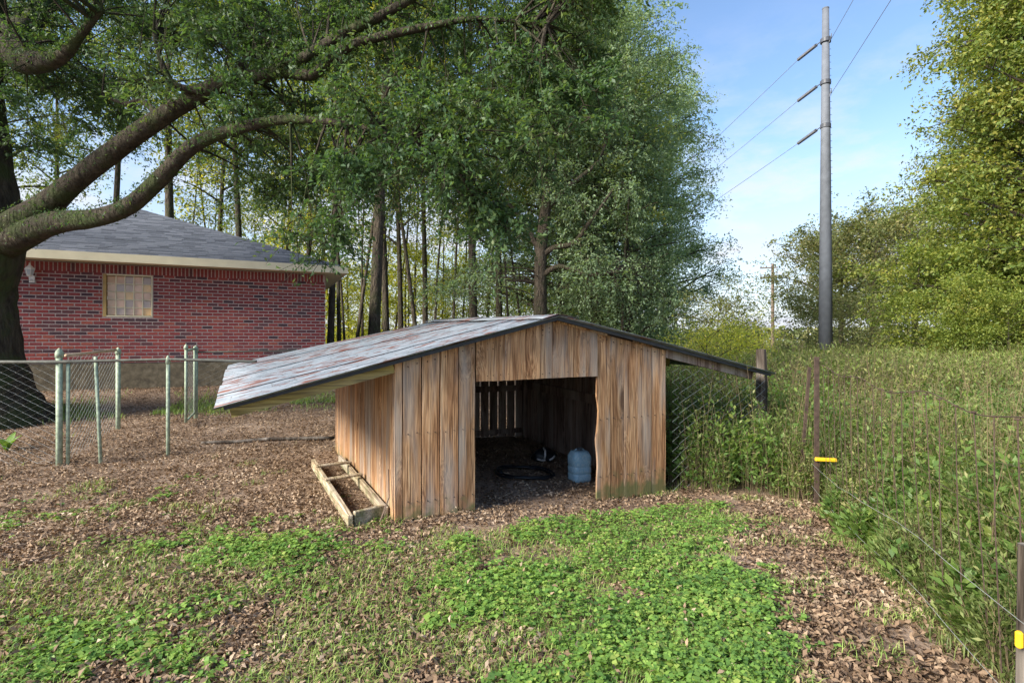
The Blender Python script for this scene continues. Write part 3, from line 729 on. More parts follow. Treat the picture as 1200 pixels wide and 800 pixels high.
lft = np.array([-9.2, 6.55]); rgt = pt(300, 424, 6.75)[:2]
fence = empty('chain_link_fence', (A0[0], A0[1], fz), 'chain link fence with green posts and a dark top rail in front of the oak', 'fence')
railz = H-(424-400)/F*A0[1]
post(fence, (A0[0], A0[1], fz-.2), (A0[0], A0[1], H-(416-400)/F*A0[1]), .034, M['green_post'])
pb = ground_pt(77, 550); post(fence, (A0[0]+.07, A0[1]+.04, fz-.2), (A0[0]+.075, A0[1]+.04, railz-.02), .021, M['green_post'], False)
p2 = ground_pt(197, 533); post(fence, (p2[0], p2[1], p2[2]-.2), (p2[0], p2[1], railz-.02), .024, M['green_post'], True)
p3 = ground_pt(119, 543); post(fence, (p3[0], p3[1], p3[2]-.2), (pt(112, 418, p3[1]+.1)), .02, M['green_post'], False)
mb = MB(tuple(fence.location)); mb.tube([(lft[0], lft[1], railz+.01), (A0[0], A0[1]-.045, railz), (p2[0], p2[1]-.0, railz+.012), (rgt[0], rgt[1], railz)], .019, 8); mb.build('top_rail', M['rail'], fence, True)
chain('wire_mesh', lft, A0, lambda f: float(g(*(lft+(A0-lft)*f)))+.02, lambda f: railz+.005, fence)
# receding run behind, with the tan rail
c1 = ground_pt(138.5, 485); A1 = c1[:2]
run = empty('chain_link_fence', (A1[0], A1[1], c1[2]), 'chain link run with tan top rail leading back towards the brick house', 'fence')
top1 = H-(410-400)/F*A1[1]; top0 = H-(416.5-400)/F*(A0[1]+.1)
post(run, (A1[0], A1[1], c1[2]-.2), (A1[0], A1[1], H-(413-400)/F*A1[1]), .034, M['green_post'])
mb = MB(tuple(run.location)); mb.tube([(A0[0]-.0, A0[1]+.1, top0), (A1[0], A1[1]-.05, top1)], .02, 8); mb.build('top_rail', M['tan_rail'], run, True)
S0 = A0+np.array([0, .1])
chain('wire_mesh', S0, A1-np.array([0, .05]), lambda f: float(g(*(S0+(A1-S0)*f)))+.02, lambda f: top0+(top1-top0)*f-.0, run)
# far gate and fence along the house
c2 = ground_pt(229.5, 480); A2 = c2[:2]
farf = empty('chain_link_fence', (A2[0], A2[1], c2[2]), 'chain link fence with thin rail between the brick house and the shed roof', 'fence')
post(farf, (A2[0], A2[1], c2[2]-.2), (A2[0], A2[1], H-(410-400)/F*A2[1]), .034, M['green_post'])
A3 = np.array([-1.6, 14.6]); rz_ = H-(412.5-400)/F*A2[1]
post(farf, (A3[0], A3[1], float(g(*A3))-.2), (A3[0], A3[1], rz_+.05), .03, M['green_post'])
A25 = (A2+A3)/2; post(farf, (A25[0], A25[1], float(g(*A25))-.2), (A25[0], A25[1], rz_), .024, M['green_post'], False)
mb = MB(tuple(farf.location)); mb.tube([(A2[0], A2[1], rz_), (A3[0], A3[1], rz_+.02)], .017, 8); mb.build('top_rail', M['rail'], farf, True)
chain('wire_mesh', A2, A3, lambda f: float(g(*(A2+(A3-A2)*f)))+.02, lambda f: rz_, farf, .1)
c3 = ground_pt(218, 478); A4 = c3[:2]
gate = empty('walk_gate', (A4[0], A4[1], c3[2]), 'narrow green chain link gate swung open, seen edge on beside its post', 'gate')
gd_ = np.array([-.42, 1.0]); gd_ /= np.linalg.norm(gd_); A5 = A4+gd_*.95
tz_ = H-(408-400)/F*A4[1]
for nm, p, q_, r_ in (('frame_bar', (*A4, c3[2]+.08), (*A4, tz_), .022), ('frame_bar', (*A5, c3[2]+.1), (*A5, tz_+.02), .022), ('frame_bar', (*A4, tz_-.04), (*A5, tz_-.02), .018), ('frame_bar', (*A4, c3[2]+.1), (*A5, c3[2]+.12), .018)):
    mb = MB(tuple(gate.location)); mb.tube([p, q_], r_, 8); mb.build(nm, M['green_post'], gate, True)
mb = MB(tuple(gate.location)); mb.lathe([(.03, -.02), (.034, .02), (.02, .05), (.005, .07)], 10, (*A4, tz_)); mb.build('finial', M['green_post'], gate, True)
chain('wire_mesh', A4, A5, lambda f: c3[2]+.1, lambda f: tz_-.04, gate, .09)

# chain link draped at the right of the shed
pw = np.array(loc_w(W_+.06, -.03, 0)); B0 = pw[:2]; B1 = pt(897, 430, 6.75)[:2]
dr = empty('chain_link_fence', (B1[0], B1[1], float(g(*B1))), 'sagging chain link under the right eave tied to a dark wooden post', 'fence')
bz_ = lambda f: float(g(*(B0+(B1-B0)*f)))+.02
def tzz(f): Z = (B0+(B1-B0)*f)[1]; return H-((430+5*f+6*math.sin(f*math.pi)*.6)-400)/F*Z
chain('wire_mesh', B0, B1, bz_, tzz, dr, .105, .0022)
mb = MB(tuple(dr.location)); mb.tube([(B1[0], B1[1]+.12, float(g(*B1))-.2), (B1[0]+.01, B1[1]+.12, 1.0), (B1[0], B1[1]+.12, H-(409-400)/F*(B1[1]+.12))], [.07, .065, .06], 9, True, .15); mb.build('post', M['old_post'], dr)

# woven wire fence on the right
q0 = ground_pt(957, 592); q1 = ground_pt(1201, 850)
wf = empty('wire_fence', tuple(q0), 'rusty woven wire fence sagging between thin posts along the tall weeds', 'fence')
Q0 = q0[:2]; Q1 = q1[:2]; off = tuple(wf.location)
def tpost(base_, top_, wd=.05):
    mb = MB(off); mb.bar(base_, top_, wd, .012, (0, 1, 0)); mb.bar(np.array(base_)+(0, .018, 0), np.array(top_)+(0, .018, 0), .01, .03, (0, 1, 0)); return mb.build('post', M['rust'], wf)
tpost((Q0[0], Q0[1], q0[2]-.2), (Q0[0], Q0[1], H-(418-400)/F*Q0[1]))
lp = ground_pt(942, 588); tpost((lp[0], lp[1]+.1, lp[2]-.1), pt(949, 430, lp[1]+.1), .028)
mb = MB(off); mb.tube([(Q1[0], Q1[1], q1[2]-.2), (Q1[0]+.01, Q1[1], .7)], [.034, .03], 8); mb.build('post', M['old_post'], wf)
Qe = Q1+(Q1-Q0)*.3
def topw(f):  # height of the top wire, sagging
    vv = [(0, 1.27), (.2, 1.24), (.45, 1.2), (.7, 1.2), (1, 1.19), (1.3, 1.2)]
    return float(np.interp(f, [a for a, _ in vv], [b_ for _, b_ in vv]))-.03*math.sin(f*9)**2
FP = lambda f: Q0+(Q1-Q0)*f
N = 40
for lv in (1.0, .82, .64, .46, .3, .16):
    P = []
    for k in range(N+1):
        f = 1.3*k/N; p = FP(f); gz = float(g(*p)); P.append((p[0]+.04+.02*math.sin(f*7+lv*9)+.10*(1-lv)*0, p[1], gz+(topw(f)-gz)*lv+.012*math.sin(f*21+lv*31)))
    mb = MB(off); mb.tube(P, .0032 if lv == 1 else .0014, 5); mb.build('wire', M['rust'], wf)
for k in range(24):
    f = .03+k*.052; p = FP(f); gz = float(g(*p)); tw = topw(f); sl_ = random.uniform(.02, .09)
    P = [(p[0]+.04, p[1], tw+.005), (p[0]+.04-.01, p[1]-sl_*.5, tw*.6), (p[0]+.045, p[1]-sl_, gz+.05)]
    mb = MB(off); mb.tube(P, .0027, 5); mb.tube([(p[0]+.04, p[1]-.012, tw), (p[0]+.04, p[1]+.012, tw)], .005, 5); mb.build('stay', M['rust'], wf)
M['yellow'] = plain('yellow_plastic', (.8, .5, .02), .45, nscale=8., var=.12)
zi = H-(537-400)/F*Q0[1]
mb = MB(off); mb.bar((Q0[0]-.03, Q0[1]-.03, zi), (Q0[0]+.18, Q0[1]-.03, zi-.01), .03, .036); mb.build('insulator', M['yellow'], wf, bevel=.006)
mb = MB(off); mb.lathe([(.008, -.032), (.013, -.026), (.013, .026), (.008, .032)], 10, (Q1[0]-.05, Q1[1]-.03, H-(744-400)/F*Q1[1])); mb.build('insulator', M['yellow'], wf)
# electric strands inside the fence
for (u0, v0, u1, v1, zz0, zz1) in ((905, 528, 1160, 720, .42, .45), (930, 560, 1196, 780, .2, .12)):
    P = []
    for k in range(14):
        f = k/13*1.2; p = FP(f); P.append((p[0]-.06+.01*math.sin(k), p[1]-.02, float(g(*p))+zz0+(zz1-zz0)*f-.04*math.sin(min(f, 1)*math.pi)))
    mb = MB(off); mb.tube(P, .0014, 5); mb.build('wire', M['wire'], wf)

# ------------------------------------------------------------------ trees
def bez(p0, p1, p2, n):
    return [(1-f)**2*np.array(p0)+2*f*(1-f)*np.array(p1)+f*f*np.array(p2) for f in np.linspace(0, 1, n)]
def make_tree(seed, Ht, r0, cb, prof, nl, nleaf, lsize, mat, bark, lean=0., sig=.32, name='tree', low=0, upb=.6, aspect=.5):
    """tapered trunk with limbs and twigs (one mesh) and a crown of single leaves (one mesh)"""
    rr = np.random.RandomState(seed); random.seed(seed)
    mb = MB()
    az0 = rr.rand()*6.28
    tp = [np.array([lean*f*Ht*.3*math.cos(az0)+.012*Ht*math.sin(f*5+seed)*f, lean*f*Ht*.3*math.sin(az0)+.012*Ht*math.cos(f*4+seed)*f, f*Ht*.93]) for f in np.linspace(0, 1, 12)]
    tp[0] = tp[0]-np.array([0, 0, .4])
    rad = [r0*(1.35 if i == 0 else 1)*(1-.85*i/11) for i in range(12)]
    mb.tube(tp, rad, 9, True, .1)
    cl = []
    def at(f):
        x = f*11; i = min(int(x), 10); return tp[i]*(1-(x-i))+tp[i+1]*(x-i), rad[i]*(1-(x-i))+rad[i+1]*(x-i)
    for k in range(nl):
        f = cb+(1-cb)*((k+.5)/nl)**.9
        p, rt = at(min(f/.93, .99) if f < .93 else .99)
        az = k*2.399+rr.rand()*.8; rlen = prof((f-cb)/(1-cb))*(.75+.5*rr.rand())
        rise = .25+.5*rr.rand()+.4*(f-cb)
        dirv = np.array([math.cos(az), math.sin(az), 0])
        e = p+dirv*rlen+np.array([0, 0, rlen*rise*.7]); mid = p+dirv*rlen*.5+np.array([0, 0, rlen*rise*.55])
        br = bez(p, mid, e, 6); mb.tube(br, [max(rt*.55*(1-i/6.), .012) for i in range(6)], 5, False)
        nsb = 4+int(rlen*1.1)
        for j in range(nsb):
            fb = .3+.7*(j+rr.rand())/nsb; q_ = br[min(int(fb*5), 4)]*(1-(fb*5) % 1)+br[min(int(fb*5)+1, 5)]*((fb*5) % 1)
            sd_ = rr.normal(size=3); sd_[2] = sd_[2]*.5-.05+.2*rr.rand(); sd_ /= np.linalg.norm(sd_); ln = .35+rlen*.28*rr.rand()+.25
            e2 = q_+(sd_*.8+dirv*.35)*ln; mb.tube([q_, (q_+e2)/2+rr.normal(size=3)*.06, e2], [.02*r0/.2, .013*r0/.2, .005], 3, False)
            cl += [(e2, .8), ((q_+e2)/2, .6), (e2+rr.normal(size=3)*.3*ln, .9)]
    for k in range(low):
        az = rr.rand()*6.28; rr_ = prof(.15)*(.2+.8*rr.rand()); cl.append((np.array([math.cos(az)*rr_, math.sin(az)*rr_, rr.rand()**1.2*cb*Ht*1.3+.25]), 1.1))
    C = np.array([c for c, _ in cl]); wgt = np.array([s_ for _, s_ in cl]); wgt = wgt*(.4+1.2*rr.rand(len(wgt)))
    P, D, _ = sprays(C, wgt, nleaf, sig*2.0, rr, 9, .3, lsize*.45)
    P[:, 2] = np.maximum(P[:, 2], .08)
    V, Fc = leaves(P, lsize, rr, aspect, upb, D, .18, .5)
    return mesh(name+'_trunk', mb.v, mb.f, bark, True), mesh(name+'_crown', V, Fc, mat)
def put_tree(pr, name, loc, label, cat_, group=None, rz=0, sc=1.):
    o = empty(name, loc, label, cat_, group, rz); o.scale = (sc, sc, sc) if np.isscalar(sc) else sc
    link('trunk', pr[0], o); link('crown', pr[1], o)
    return o
round_ = lambda R_: (lambda f: R_*(.55+.45*math.sin(math.pi*min(max(.15+f*.8, 0), 1))))
colm = lambda R_: (lambda f: R_*(1-.55*f**2))
# the woods: slim forest trees with high crowns, leafy grey-green ones at the right end
fA = [make_tree(11+i, 17+i, .19, (.28, .44)[i % 2], round_(3.0), 22, 11500, .125, M['leaf_woods'], M['bark'], .1, .42, 'forest') for i in range(4)]
fB = [make_tree(31+i, 17, .26, .12, colm(3.3), 46, 42000, .118, M['leaf_grey'], M['bark'], .04, .38, 'leafy', low=90) for i in range(3)]
fY = [make_tree(51+i, 6, .06, .1, round_(1.9), 16, 4200, .13, M['leaf_yellow'], M['bark'], .1, .32, 'sapling', low=26) for i in range(2)]
woods = [(398, 18.5, 0, .8, .62), (386, 17, 1, .85, .9), (437, 17, 2, 1.0, 1.35), (453, 20.5, 3, .95, 1.0), (470, 24, 0, 1, .9), (498, 26, 1, 1, 1.0), 
         (555, 20.5, 3, 1.05, 1.15), (585, 23, 0, 1.0, 1.1), (660, 30, 1, 1, .9), (688, 28, 3, .95, .8), (706, 31, 0, 1, .9),
         (196, 22, 1, 1.0, 1.5), (255, 27, 2, 1.0, 1.1), (283, 24, 3, .95, 1.2), (332, 28, 0, 1.0, 1.1), (358, 24, 2, .95, .8),
         (130, 27, 3, 1.1, 1.2), (70, 30, 1, 1.1, 1.2), (10, 27, 0, 1.1, 1.3), (-70, 24, 2, 1.1, 1.2)]
rw = np.random.RandomState(5)
for i, (u, Z, k, sc, tw) in enumerate(woods):
    p = pt(u, 400, Z); z = float(g(p[0], Z))
    if u < 380: lab, gr = 'slim forest tree in the woods behind the brick house', 'forest trees behind the house'
    else: lab, gr = 'slim dark-trunked forest tree in the woods behind the shed', 'forest trees behind the shed'
    if u == 437: lab, gr = 'thickest forked trunk in the woods just past the house corner', None
    o = put_tree(fA[k], 'forest_tree', (p[0], Z, z), lab, 'tree', gr, rw.rand()*6.28, sc)
    tr_ = [c for c in o.children if c.name.startswith('trunk')][0]; tr_.scale = (tw*.8, tw*.8, 1)
fT = [make_tree(41+i, 14, .075, .5, round_(1.8), 12, 1900, .15, M['leaf_yellow'] if i else M['leaf_woods'], M['bark'], .16+.1*i, .4, 'thin') for i in range(3)]
for i, u in enumerate([388, 405, 415, 425, 446, 460, 475, 484, 492, 508, 516, 530, 541, 566, 575, 597, 607, 618, 648, 670, 682, 697, 715, 728, 215, 238, 262, 296, 318, 345]):
    Z = rw.uniform(20, 37); p = pt(u, 400, Z); o = put_tree(fT[i % 3 if u < 630 else 0], 'young_tree', (p[0], Z, float(g(p[0], Z))), 'thin young tree with bare stem standing in the woods', 'tree', 'thin young trees in the woods', rw.rand()*6.28, rw.uniform(.8, 1.15))
leafy = [(660, 24.5, 0, 1.0), (698, 23, 1, .9), (718, 26, 2, 1.06), (742, 29, 0, 1.04), (762, 34, 1, 1.1), (778, 41, 2, 1.2), (735, 22.5, 1, .66), (636, 27.5, 2, 1.08)]
for i, (u, Z, k, sc) in enumerate(leafy):
    p = pt(u, 400, Z); put_tree(fB[k], 'leafy_tree', (p[0], Z, float(g(p[0], Z))), 'tall grey-green leafy tree at the open end of the woods', 'tree', 'leafy trees at the end of the woods', rw.rand()*6.28, sc)
for i in range(30):
    u = [205, 240, 275, 310, 345, 372, 392, 410, 425, 448, 465, 488, 505, 530, 548, 572, 600, 618, 645, 665, 690, 715, 330, 400, 440, 520, 590, 680, 260, 480][i]; Z = rw.uniform(27, 46)
    p = pt(u, 400, Z); put_tree(fY[i % 2], 'sapling', (p[0], Z, float(g(p[0], Z))), 'yellow-green sapling in the undergrowth of the woods', 'sapling', 'saplings in the woods', rw.rand()*6.28, rw.uniform(.8, 1.25))
# oak in the woods with low limbs reaching right
def limb_tree(base_, limbs, name, label, leafC, nleaf, lsize, mat, bark, sig, cat_='tree', seed=3, twigs=True, aspect=.42, fern=0):
    rr = np.random.RandomState(seed); random.seed(seed)
    o = empty(name, base_, label, cat_)
    mb = MB(base_); pts = []
    for P, rad in limbs:
        P = [np.array(p, float) for p in P]
        # smooth the polyline
        Q = [P[0]]; q_ = [rad[0]]
        for i in range(len(P)-1):
            for f in (.25, .5, .75, 1.):
                a = P[max(i-1, 0)]; b_ = P[i]; c = P[i+1]; d_ = P[min(i+2, len(P)-1)]
                Q.append(.5*((2*b_)+(c-a)*f+(2*a-5*b_+4*c-d_)*f*f+(3*b_-a-3*c+d_)*f**3)); q_.append(rad[i]*(1-f)+rad[i+1]*f)
        mb.tube(Q, q_, 14 if q_[0] > .2 else 7, True, .07 if q_[0] > .05 else 0.); pts += Q
    pts = np.array(pts); C = np.array(leafC)
    if twigs:
        for c in C:
            d_ = np.linalg.norm(pts-c, axis=1); k = np.argsort(d_)[rr.randint(0, 3)]; a = pts[k]
            ln = np.linalg.norm(c-a)
            if ln > 5.5: continue
            mid = (a+c)/2+rr.normal(size=3)*.07*ln+np.array([0, 0, .12*ln]); mb.tube(bez(a, mid, c, 6), [.012+.006*ln, .011+.004*ln, .01+.002*ln, .008, .006, .003], 4, False)
            for _ in range(3):
                e = c+rr.normal(size=3)*sig*1.1; mb.tube([(mid+c)/2*.5+c*.5, e], [.006, .003], 3, False)
    mb.build('trunk', bark, o, True)
    wgt = .35+rr.rand(len(C))*1.3; 
    P, D, (TW, LN) = sprays(C, wgt, nleaf, sig*2.1, rr, 13, .4, lsize*.5); P = P-np.array(base_)
    V, Fc = leaves(P, lsize, rr, aspect, .5, D, .18, .5)
    tw = MB()
    for i in range(len(C)):
        c = C[i]-np.array(base_)
        for j in range(0, 13, 2):
            d_ = TW[i, j]*LN[i, j]; tw.tube([c, c+d_*.5-np.array([0, 0, .1*LN[i, j]]), c+d_-np.array([0, 0, .4*LN[i, j]])], [.006, .004, .002], 3, False)
    tw.build('twigs', bark, o)
    if fern:
        PF = []
        for Pl, rad in limbs[1:5]:
            Pl = np.array(Pl); rad = np.array(rad)
            for _ in range(fern):
                k = rr.randint(0, len(Pl)-1); f = rr.rand(); r_ = rad[k]*(1-f)+rad[k+1]*f; a = rr.uniform(-.7, 3.8)
                t_ = Pl[k+1]-Pl[k]; t_ /= np.linalg.norm(t_); sd_ = np.cross(t_, (0, 0, 1)); sd_ /= np.linalg.norm(sd_); u_ = np.cross(sd_, t_)
                PF.append(Pl[k]*(1-f)+Pl[k+1]*f+(sd_*math.cos(a)+u_*math.sin(a))*(r_+.015+.05*rr.rand()**2))
        V, Fc = cat([(V, Fc), leaves(np.array(PF)-np.array(base_), .05, rr, .4, .8)])
    link('crown', mesh('crown', V, Fc, mat), o)
    return o
def clus(rr, poly_n):
    out_ = []
    for (u0, u1, v0, v1, z0, z1, n) in poly_n:
        for _ in range(n):
            Z = rr.uniform(z0, z1); out_.append(pt(rr.uniform(u0, u1), rr.uniform(v0, v1), Z))
    return out_
rr = np.random.RandomState(21)
Zo = 19.5; b0 = pt(632, 400, Zo); b0[2] = float(g(b0[0], Zo))
limbs = [([b0-(0, 0, .3), pt(633, 350, Zo), pt(634, 295, Zo), pt(640, 240, Zo), pt(650, 160, Zo+.5), pt(655, 60, Zo+1)], [.3, .24, .22, .19, .14, .05]),
         ([pt(634, 325, Zo), pt(655, 312, Zo-.3), pt(690, 322, Zo-.6), pt(725, 318, Zo-.8)], [.11, .09, .07, .03]),
         ([pt(635, 300, Zo), pt(650, 290, Zo-.2), pt(672, 285, Zo-.4), pt(690, 262, Zo-.6), pt(720, 220, Zo-.5)], [.13, .1, .09, .07, .03]),
         ([pt(640, 245, Zo), pt(665, 220, Zo), pt(700, 190, Zo), pt(712, 160, Zo)], [.12, .09, .06, .03]),
         ([pt(634, 300, Zo), pt(615, 262, Zo), pt(590, 230, Zo), pt(570, 190, Zo)], [.1, .08, .05, .02])]
lc = clus(rr, [(660, 760, 285, 345, 18, 20.5, 26), (650, 745, 60, 280, 18, 21.5, 72), (560, 660, 40, 230, 18.5, 21.5, 60), (500, 600, 280, 345, 18, 20, 16), (700, 785, 300, 380, 19, 22, 28)])
limb_tree(b0, limbs, 'spreading_tree', 'dark tree with crooked low limbs standing behind the shed ridge', lc, 36000, .1, M['leaf_grey'], M['bark'], .45, seed=8)

# the big oak by the fence
ob_ = np.array([-9.1, 9.2, float(g(-9.1, 9.2))])
def op(u, v, Z): return pt(u, v, Z)
limbs = [([ob_-(0, 0, .4), ob_+(0, 0, .1), ob_+(0, 0, .55), ob_+(.0, 0, 1.2), ob_+(.0, 0, 2.2), op(-20, 270, 9.1), op(-25, 200, 9.1), op(-30, 60, 9.2), op(-10, -120, 9.3), op(20, -330, 9.2)], [1.4, 1.15, .84, .66, .58, .56, .46, .36, .3, .1]),
         ([op(5, 272, 9.), op(52, 243, 8.8), op(85, 215, 8.55), op(130, 180, 8.3), op(190, 137, 8.), op(260, 98, 7.8), op(330, 83, 7.5), op(400, 42, 7.3), op(480, 0, 7.1), op(580, -70, 7.)], [.27, .2, .16, .145, .13, .112, .092, .072, .055, .03]),
         ([op(5, 285, 9.1), op(60, 262, 8.6), op(110, 256, 8.2), op(150, 242, 7.9), op(185, 212, 7.7), op(225, 172, 7.5), op(275, 152, 7.3), op(340, 140, 7.), op(430, 150, 6.7), op(520, 175, 6.5)], [.27, .175, .135, .12, .11, .097, .075, .055, .035, .02]),
         ([op(-30, 20, 9.2), op(8, 50, 8.6), op(30, 72, 8.2), op(70, 68, 7.9), op(95, 40, 7.7), op(120, 10, 7.6)], [.3, .24, .19, .09, .06, .04]),
         ([op(330, 84, 7.5), op(365, 88, 7.3), op(390, 68, 7.2), op(420, 50, 7.1), op(500, 32, 7.), op(560, 22, 6.9), op(640, 30, 6.8)], [.08, .075, .07, .06, .05, .03, .015]),
         ([op(190, 138, 8), op(165, 118, 8.2), op(150, 122, 8.3), op(120, 112, 8.4)], [.05, .045, .04, .02]),
         ([op(240, 108, 7.8), op(205, 100, 7.7), op(190, 75, 7.7), op(180, 40, 7.7)], [.06, .05, .04, .02]),
         ([op(-30, 100, 9.2), op(-140, 20, 8.5), op(-260, -40, 7.5), op(-380, -90, 6.5)], [.34, .26, .18, .08]),
         ([op(-20, -60, 9.2), op(120, -150, 8.5), op(300, -200, 7.5), op(480, -260, 6.8)], [.28, .2, .14, .06]),
         ([op(-5, 60, 9.2), op(40, 20, 11), op(90, -40, 13), op(160, -60, 14)], [.25, .2, .14, .06])]
rr = np.random.RandomState(4)
lc = clus(rr, [(0, 200, -40, 110, 8.4, 12, 78), (200, 420, -40, 70, 7.6, 10, 64), (130, 340, 10, 130, 6.9, 7.6, 15), (400, 700, -60, 70, 7.2, 9.5, 62), (390, 640, 85, 235, 6.0, 7.6, 62), (250, 400, 110, 235, 7.6, 9.5, 34),
               (580, 705, 40, 150, 6.4, 8, 24), (330, 400, 240, 300, 6.9, 7.6, 6), (20, 190, 110, 175, 9.2, 12.5, 16), (-260, 0, -200, 200, 7, 11, 50), (-100, 600, -360, -60, 6.5, 12, 100), (520, 640, 225, 275, 6.4, 7.4, 8),
               (640, 740, -60, 30, 6.5, 8, 14), (350, 376, 300, 306, 7.3, 7.5, 1)])
lc += [np.array([rr.uniform(-15, -6.5), rr.uniform(2.5, 9), rr.uniform(4.6, 9.5)]) for _ in range(34)]  # unseen crown clusters at the left, added to shade limbs and trunk
limb_tree(ob_, limbs, 'oak_tree', 'massive mossy oak with long bent limbs reaching over the fence', lc, 195000, .064, M['leaf_oak'], M['oak_bark'], .23, seed=12, aspect=.42, fern=1500)

# right: tall vine covered trees in the sun
fR = [make_tree(81+i, 17, .3, .08, colm(3.5), 58, 72000, .14, M['leaf_gold'], M['bark'], .05, .42, 'vine', low=150, upb=.5) for i in range(2)]
for (u, Z, k, sc, lab) in ((1203, 23, 0, 1.1, 'tall vine-clad tree in golden light bordering the weedy field'), (1265, 21, 1, 1.05, 'tall golden-green tree half hidden beside the vine-clad tree'), (1240, 29, 0, 1.2, 'tall golden tree rising behind the vine-clad trees'), (1150, 28, 1, .82, 'shorter golden-green tree behind the bright bush at the field edge')):
    p = pt(u, 400, Z); put_tree(fR[k], 'vine_tree', (p[0], Z, float(g(p[0], Z))), lab, 'tree', None, rw.rand()*6.28, sc)
bushm = leafmat('yellow_green_leaf', [(.045, .075, .02), (.09, .125, .028), (.15, .17, .036), (.22, .19, .045)], .45, .5, .3, .5)
bs = make_tree(91, 6, .08, .1, round_(2.2), 20, 14000, .15, bushm, M['bark'], .1, .34, 'bush', low=60)
for (u, Z, sc, lab) in ((1095, 24, .85, 'bright yellow-green bush at the foot of the vine-clad tree'), (1130, 21, .62, 'small yellow bush in front of the vine-clad tree'), (1180, 19.5, .5, 'low yellowing bush at the field edge below the golden trees')):
    p = pt(u, 400, Z); put_tree(bs, 'bush', (p[0], Z, float(g(p[0], Z))), lab, 'bush', None, rw.rand()*6.28, sc)
fM = [make_tree(95+i, 12, .28, .22, round_(4.6), 30, 12500, .25, M['leaf_brown'], M['bark'], .08, .5, 'field') for i in range(2)]
for (u, Z, k, sc, lab) in ((968, 50, 0, .92, 'brownish open tree behind the tall steel pole'), (1022, 46, 1, .95, 'rounded field tree right of the tall steel pole'), (1072, 52, 0, 1.18, 'thin browning tree between the field tree and the vine-clad trees'), (985, 60, 1, 1.05, 'distant tree seen past the tall steel pole')):
    p = pt(u, 400, Z); put_tree(fM[k], 'field_tree', (p[0], Z, float(g(p[0], Z))), lab, 'tree', None, rw.rand()*6.28, sc)
ts = make_tree(99, 3.6, .03, .05, round_(1.6), 18, 4200, .11, M['leaf_brown'], M['bark'], .15, .3, 'scrub', low=20)
for (u, Z, sc) in ((838, 19, .8), (860, 21, .78), (876, 26, .6), (948, 38, 1.2), (975, 36, 1.1), (1000, 33, 1.1), (1040, 30, 1.), (1065, 34, 1.2), (1015, 44, 1.3)):
    p = pt(u, 400, Z); put_tree(ts, 'scrub_bush', (p[0], Z, float(g(p[0], Z))), 'thin twiggy scrub bush rising from the far weeds', 'bush', 'scrub bushes in the field', rw.rand()*6.28, sc)
gs = make_tree(101, 2.4, .03, .05, round_(1.1), 16, 4200, .08, M['leaf_yellow'], M['bark'], .15, .26, 'goldenrod', low=30)
for (u, Z, sc) in ((828, 13.5, .72), (852, 14.5, .72), (880, 16, .68)):
    p = pt(u, 400, Z); put_tree(gs, 'yellow_shrub', (p[0], Z, float(g(p[0], Z))), 'yellow flowering shrub in the weeds past the right eave', 'shrub', 'yellow shrubs in the weeds', rw.rand()*6.28, sc)

rf = np.random.RandomState(77); n = 26000
x = rf.uniform(-190, 210, n); y = rf.uniform(105, 150, n); top = 2.+2.6*vnoise(x, y*.3, .07, 2)+1.5*vnoise(x, y, .3, 3)
P = np.stack([x, y, top*rf.rand(n)**.7], 1)
V, Fc = leaves(P, 1.1, rf, .6, .6); tag(link('far_wood', mesh('far_wood', V, Fc, M['leaf_brown'])), 'low hazy wood along the horizon beyond the field', 'wood', kind='stuff')
# ------------------------------------------------------------------ power poles and wires
M['steel'] = plain('galvanised_steel', (.125, .137, .16), .75, .0, nscale=3., var=.2)
M['polewood'] = plain('pole_wood', (.16, .12, .09), .9, nscale=6., var=.3)
M['cable'] = plain('cable', (.2, .21, .23), .6)
M['ins'] = plain('insulator_grey', (.07, .075, .09), .5)
PZ = 30.; pp = pt(967.5, 400, PZ); pz = float(g(pp[0], PZ))
pole = empty('utility_pole', (pp[0], PZ, pz), 'tall tapered grey steel power pole rising from the weeds', 'power pole')
ptop = H+(400-11)/F*PZ
mb = MB(tuple(pole.location)); mb.tube([(pp[0], PZ, pz-.5), (pp[0], PZ, 6), (pp[0], PZ, 12), (pp[0], PZ, ptop)], [.37, .31, .25, .17], 18); mb.build('shaft', M['steel'], pole, True)
mb = MB(tuple(pole.location)); mb.lathe([(.18, 0), (.18, .05), (.02, .08)], 18, (pp[0], PZ, ptop)); mb.build('top_cap', M['steel'], pole)
hts = [H+(400-v)/F*PZ for v in (48, 97, 148)]
mb = MB(tuple(pole.location))
for k in range(26): mb.tube([(pp[0]+.15, PZ-.03, 9.6+k*.36), (pp[0]+.36-.004*k, PZ-.05, 9.6+k*.36)], .014, 4)
mb.build('climbing_steps', M['steel'], pole)
back = np.array([-.055, 1., 0]); back /= np.linalg.norm(back)
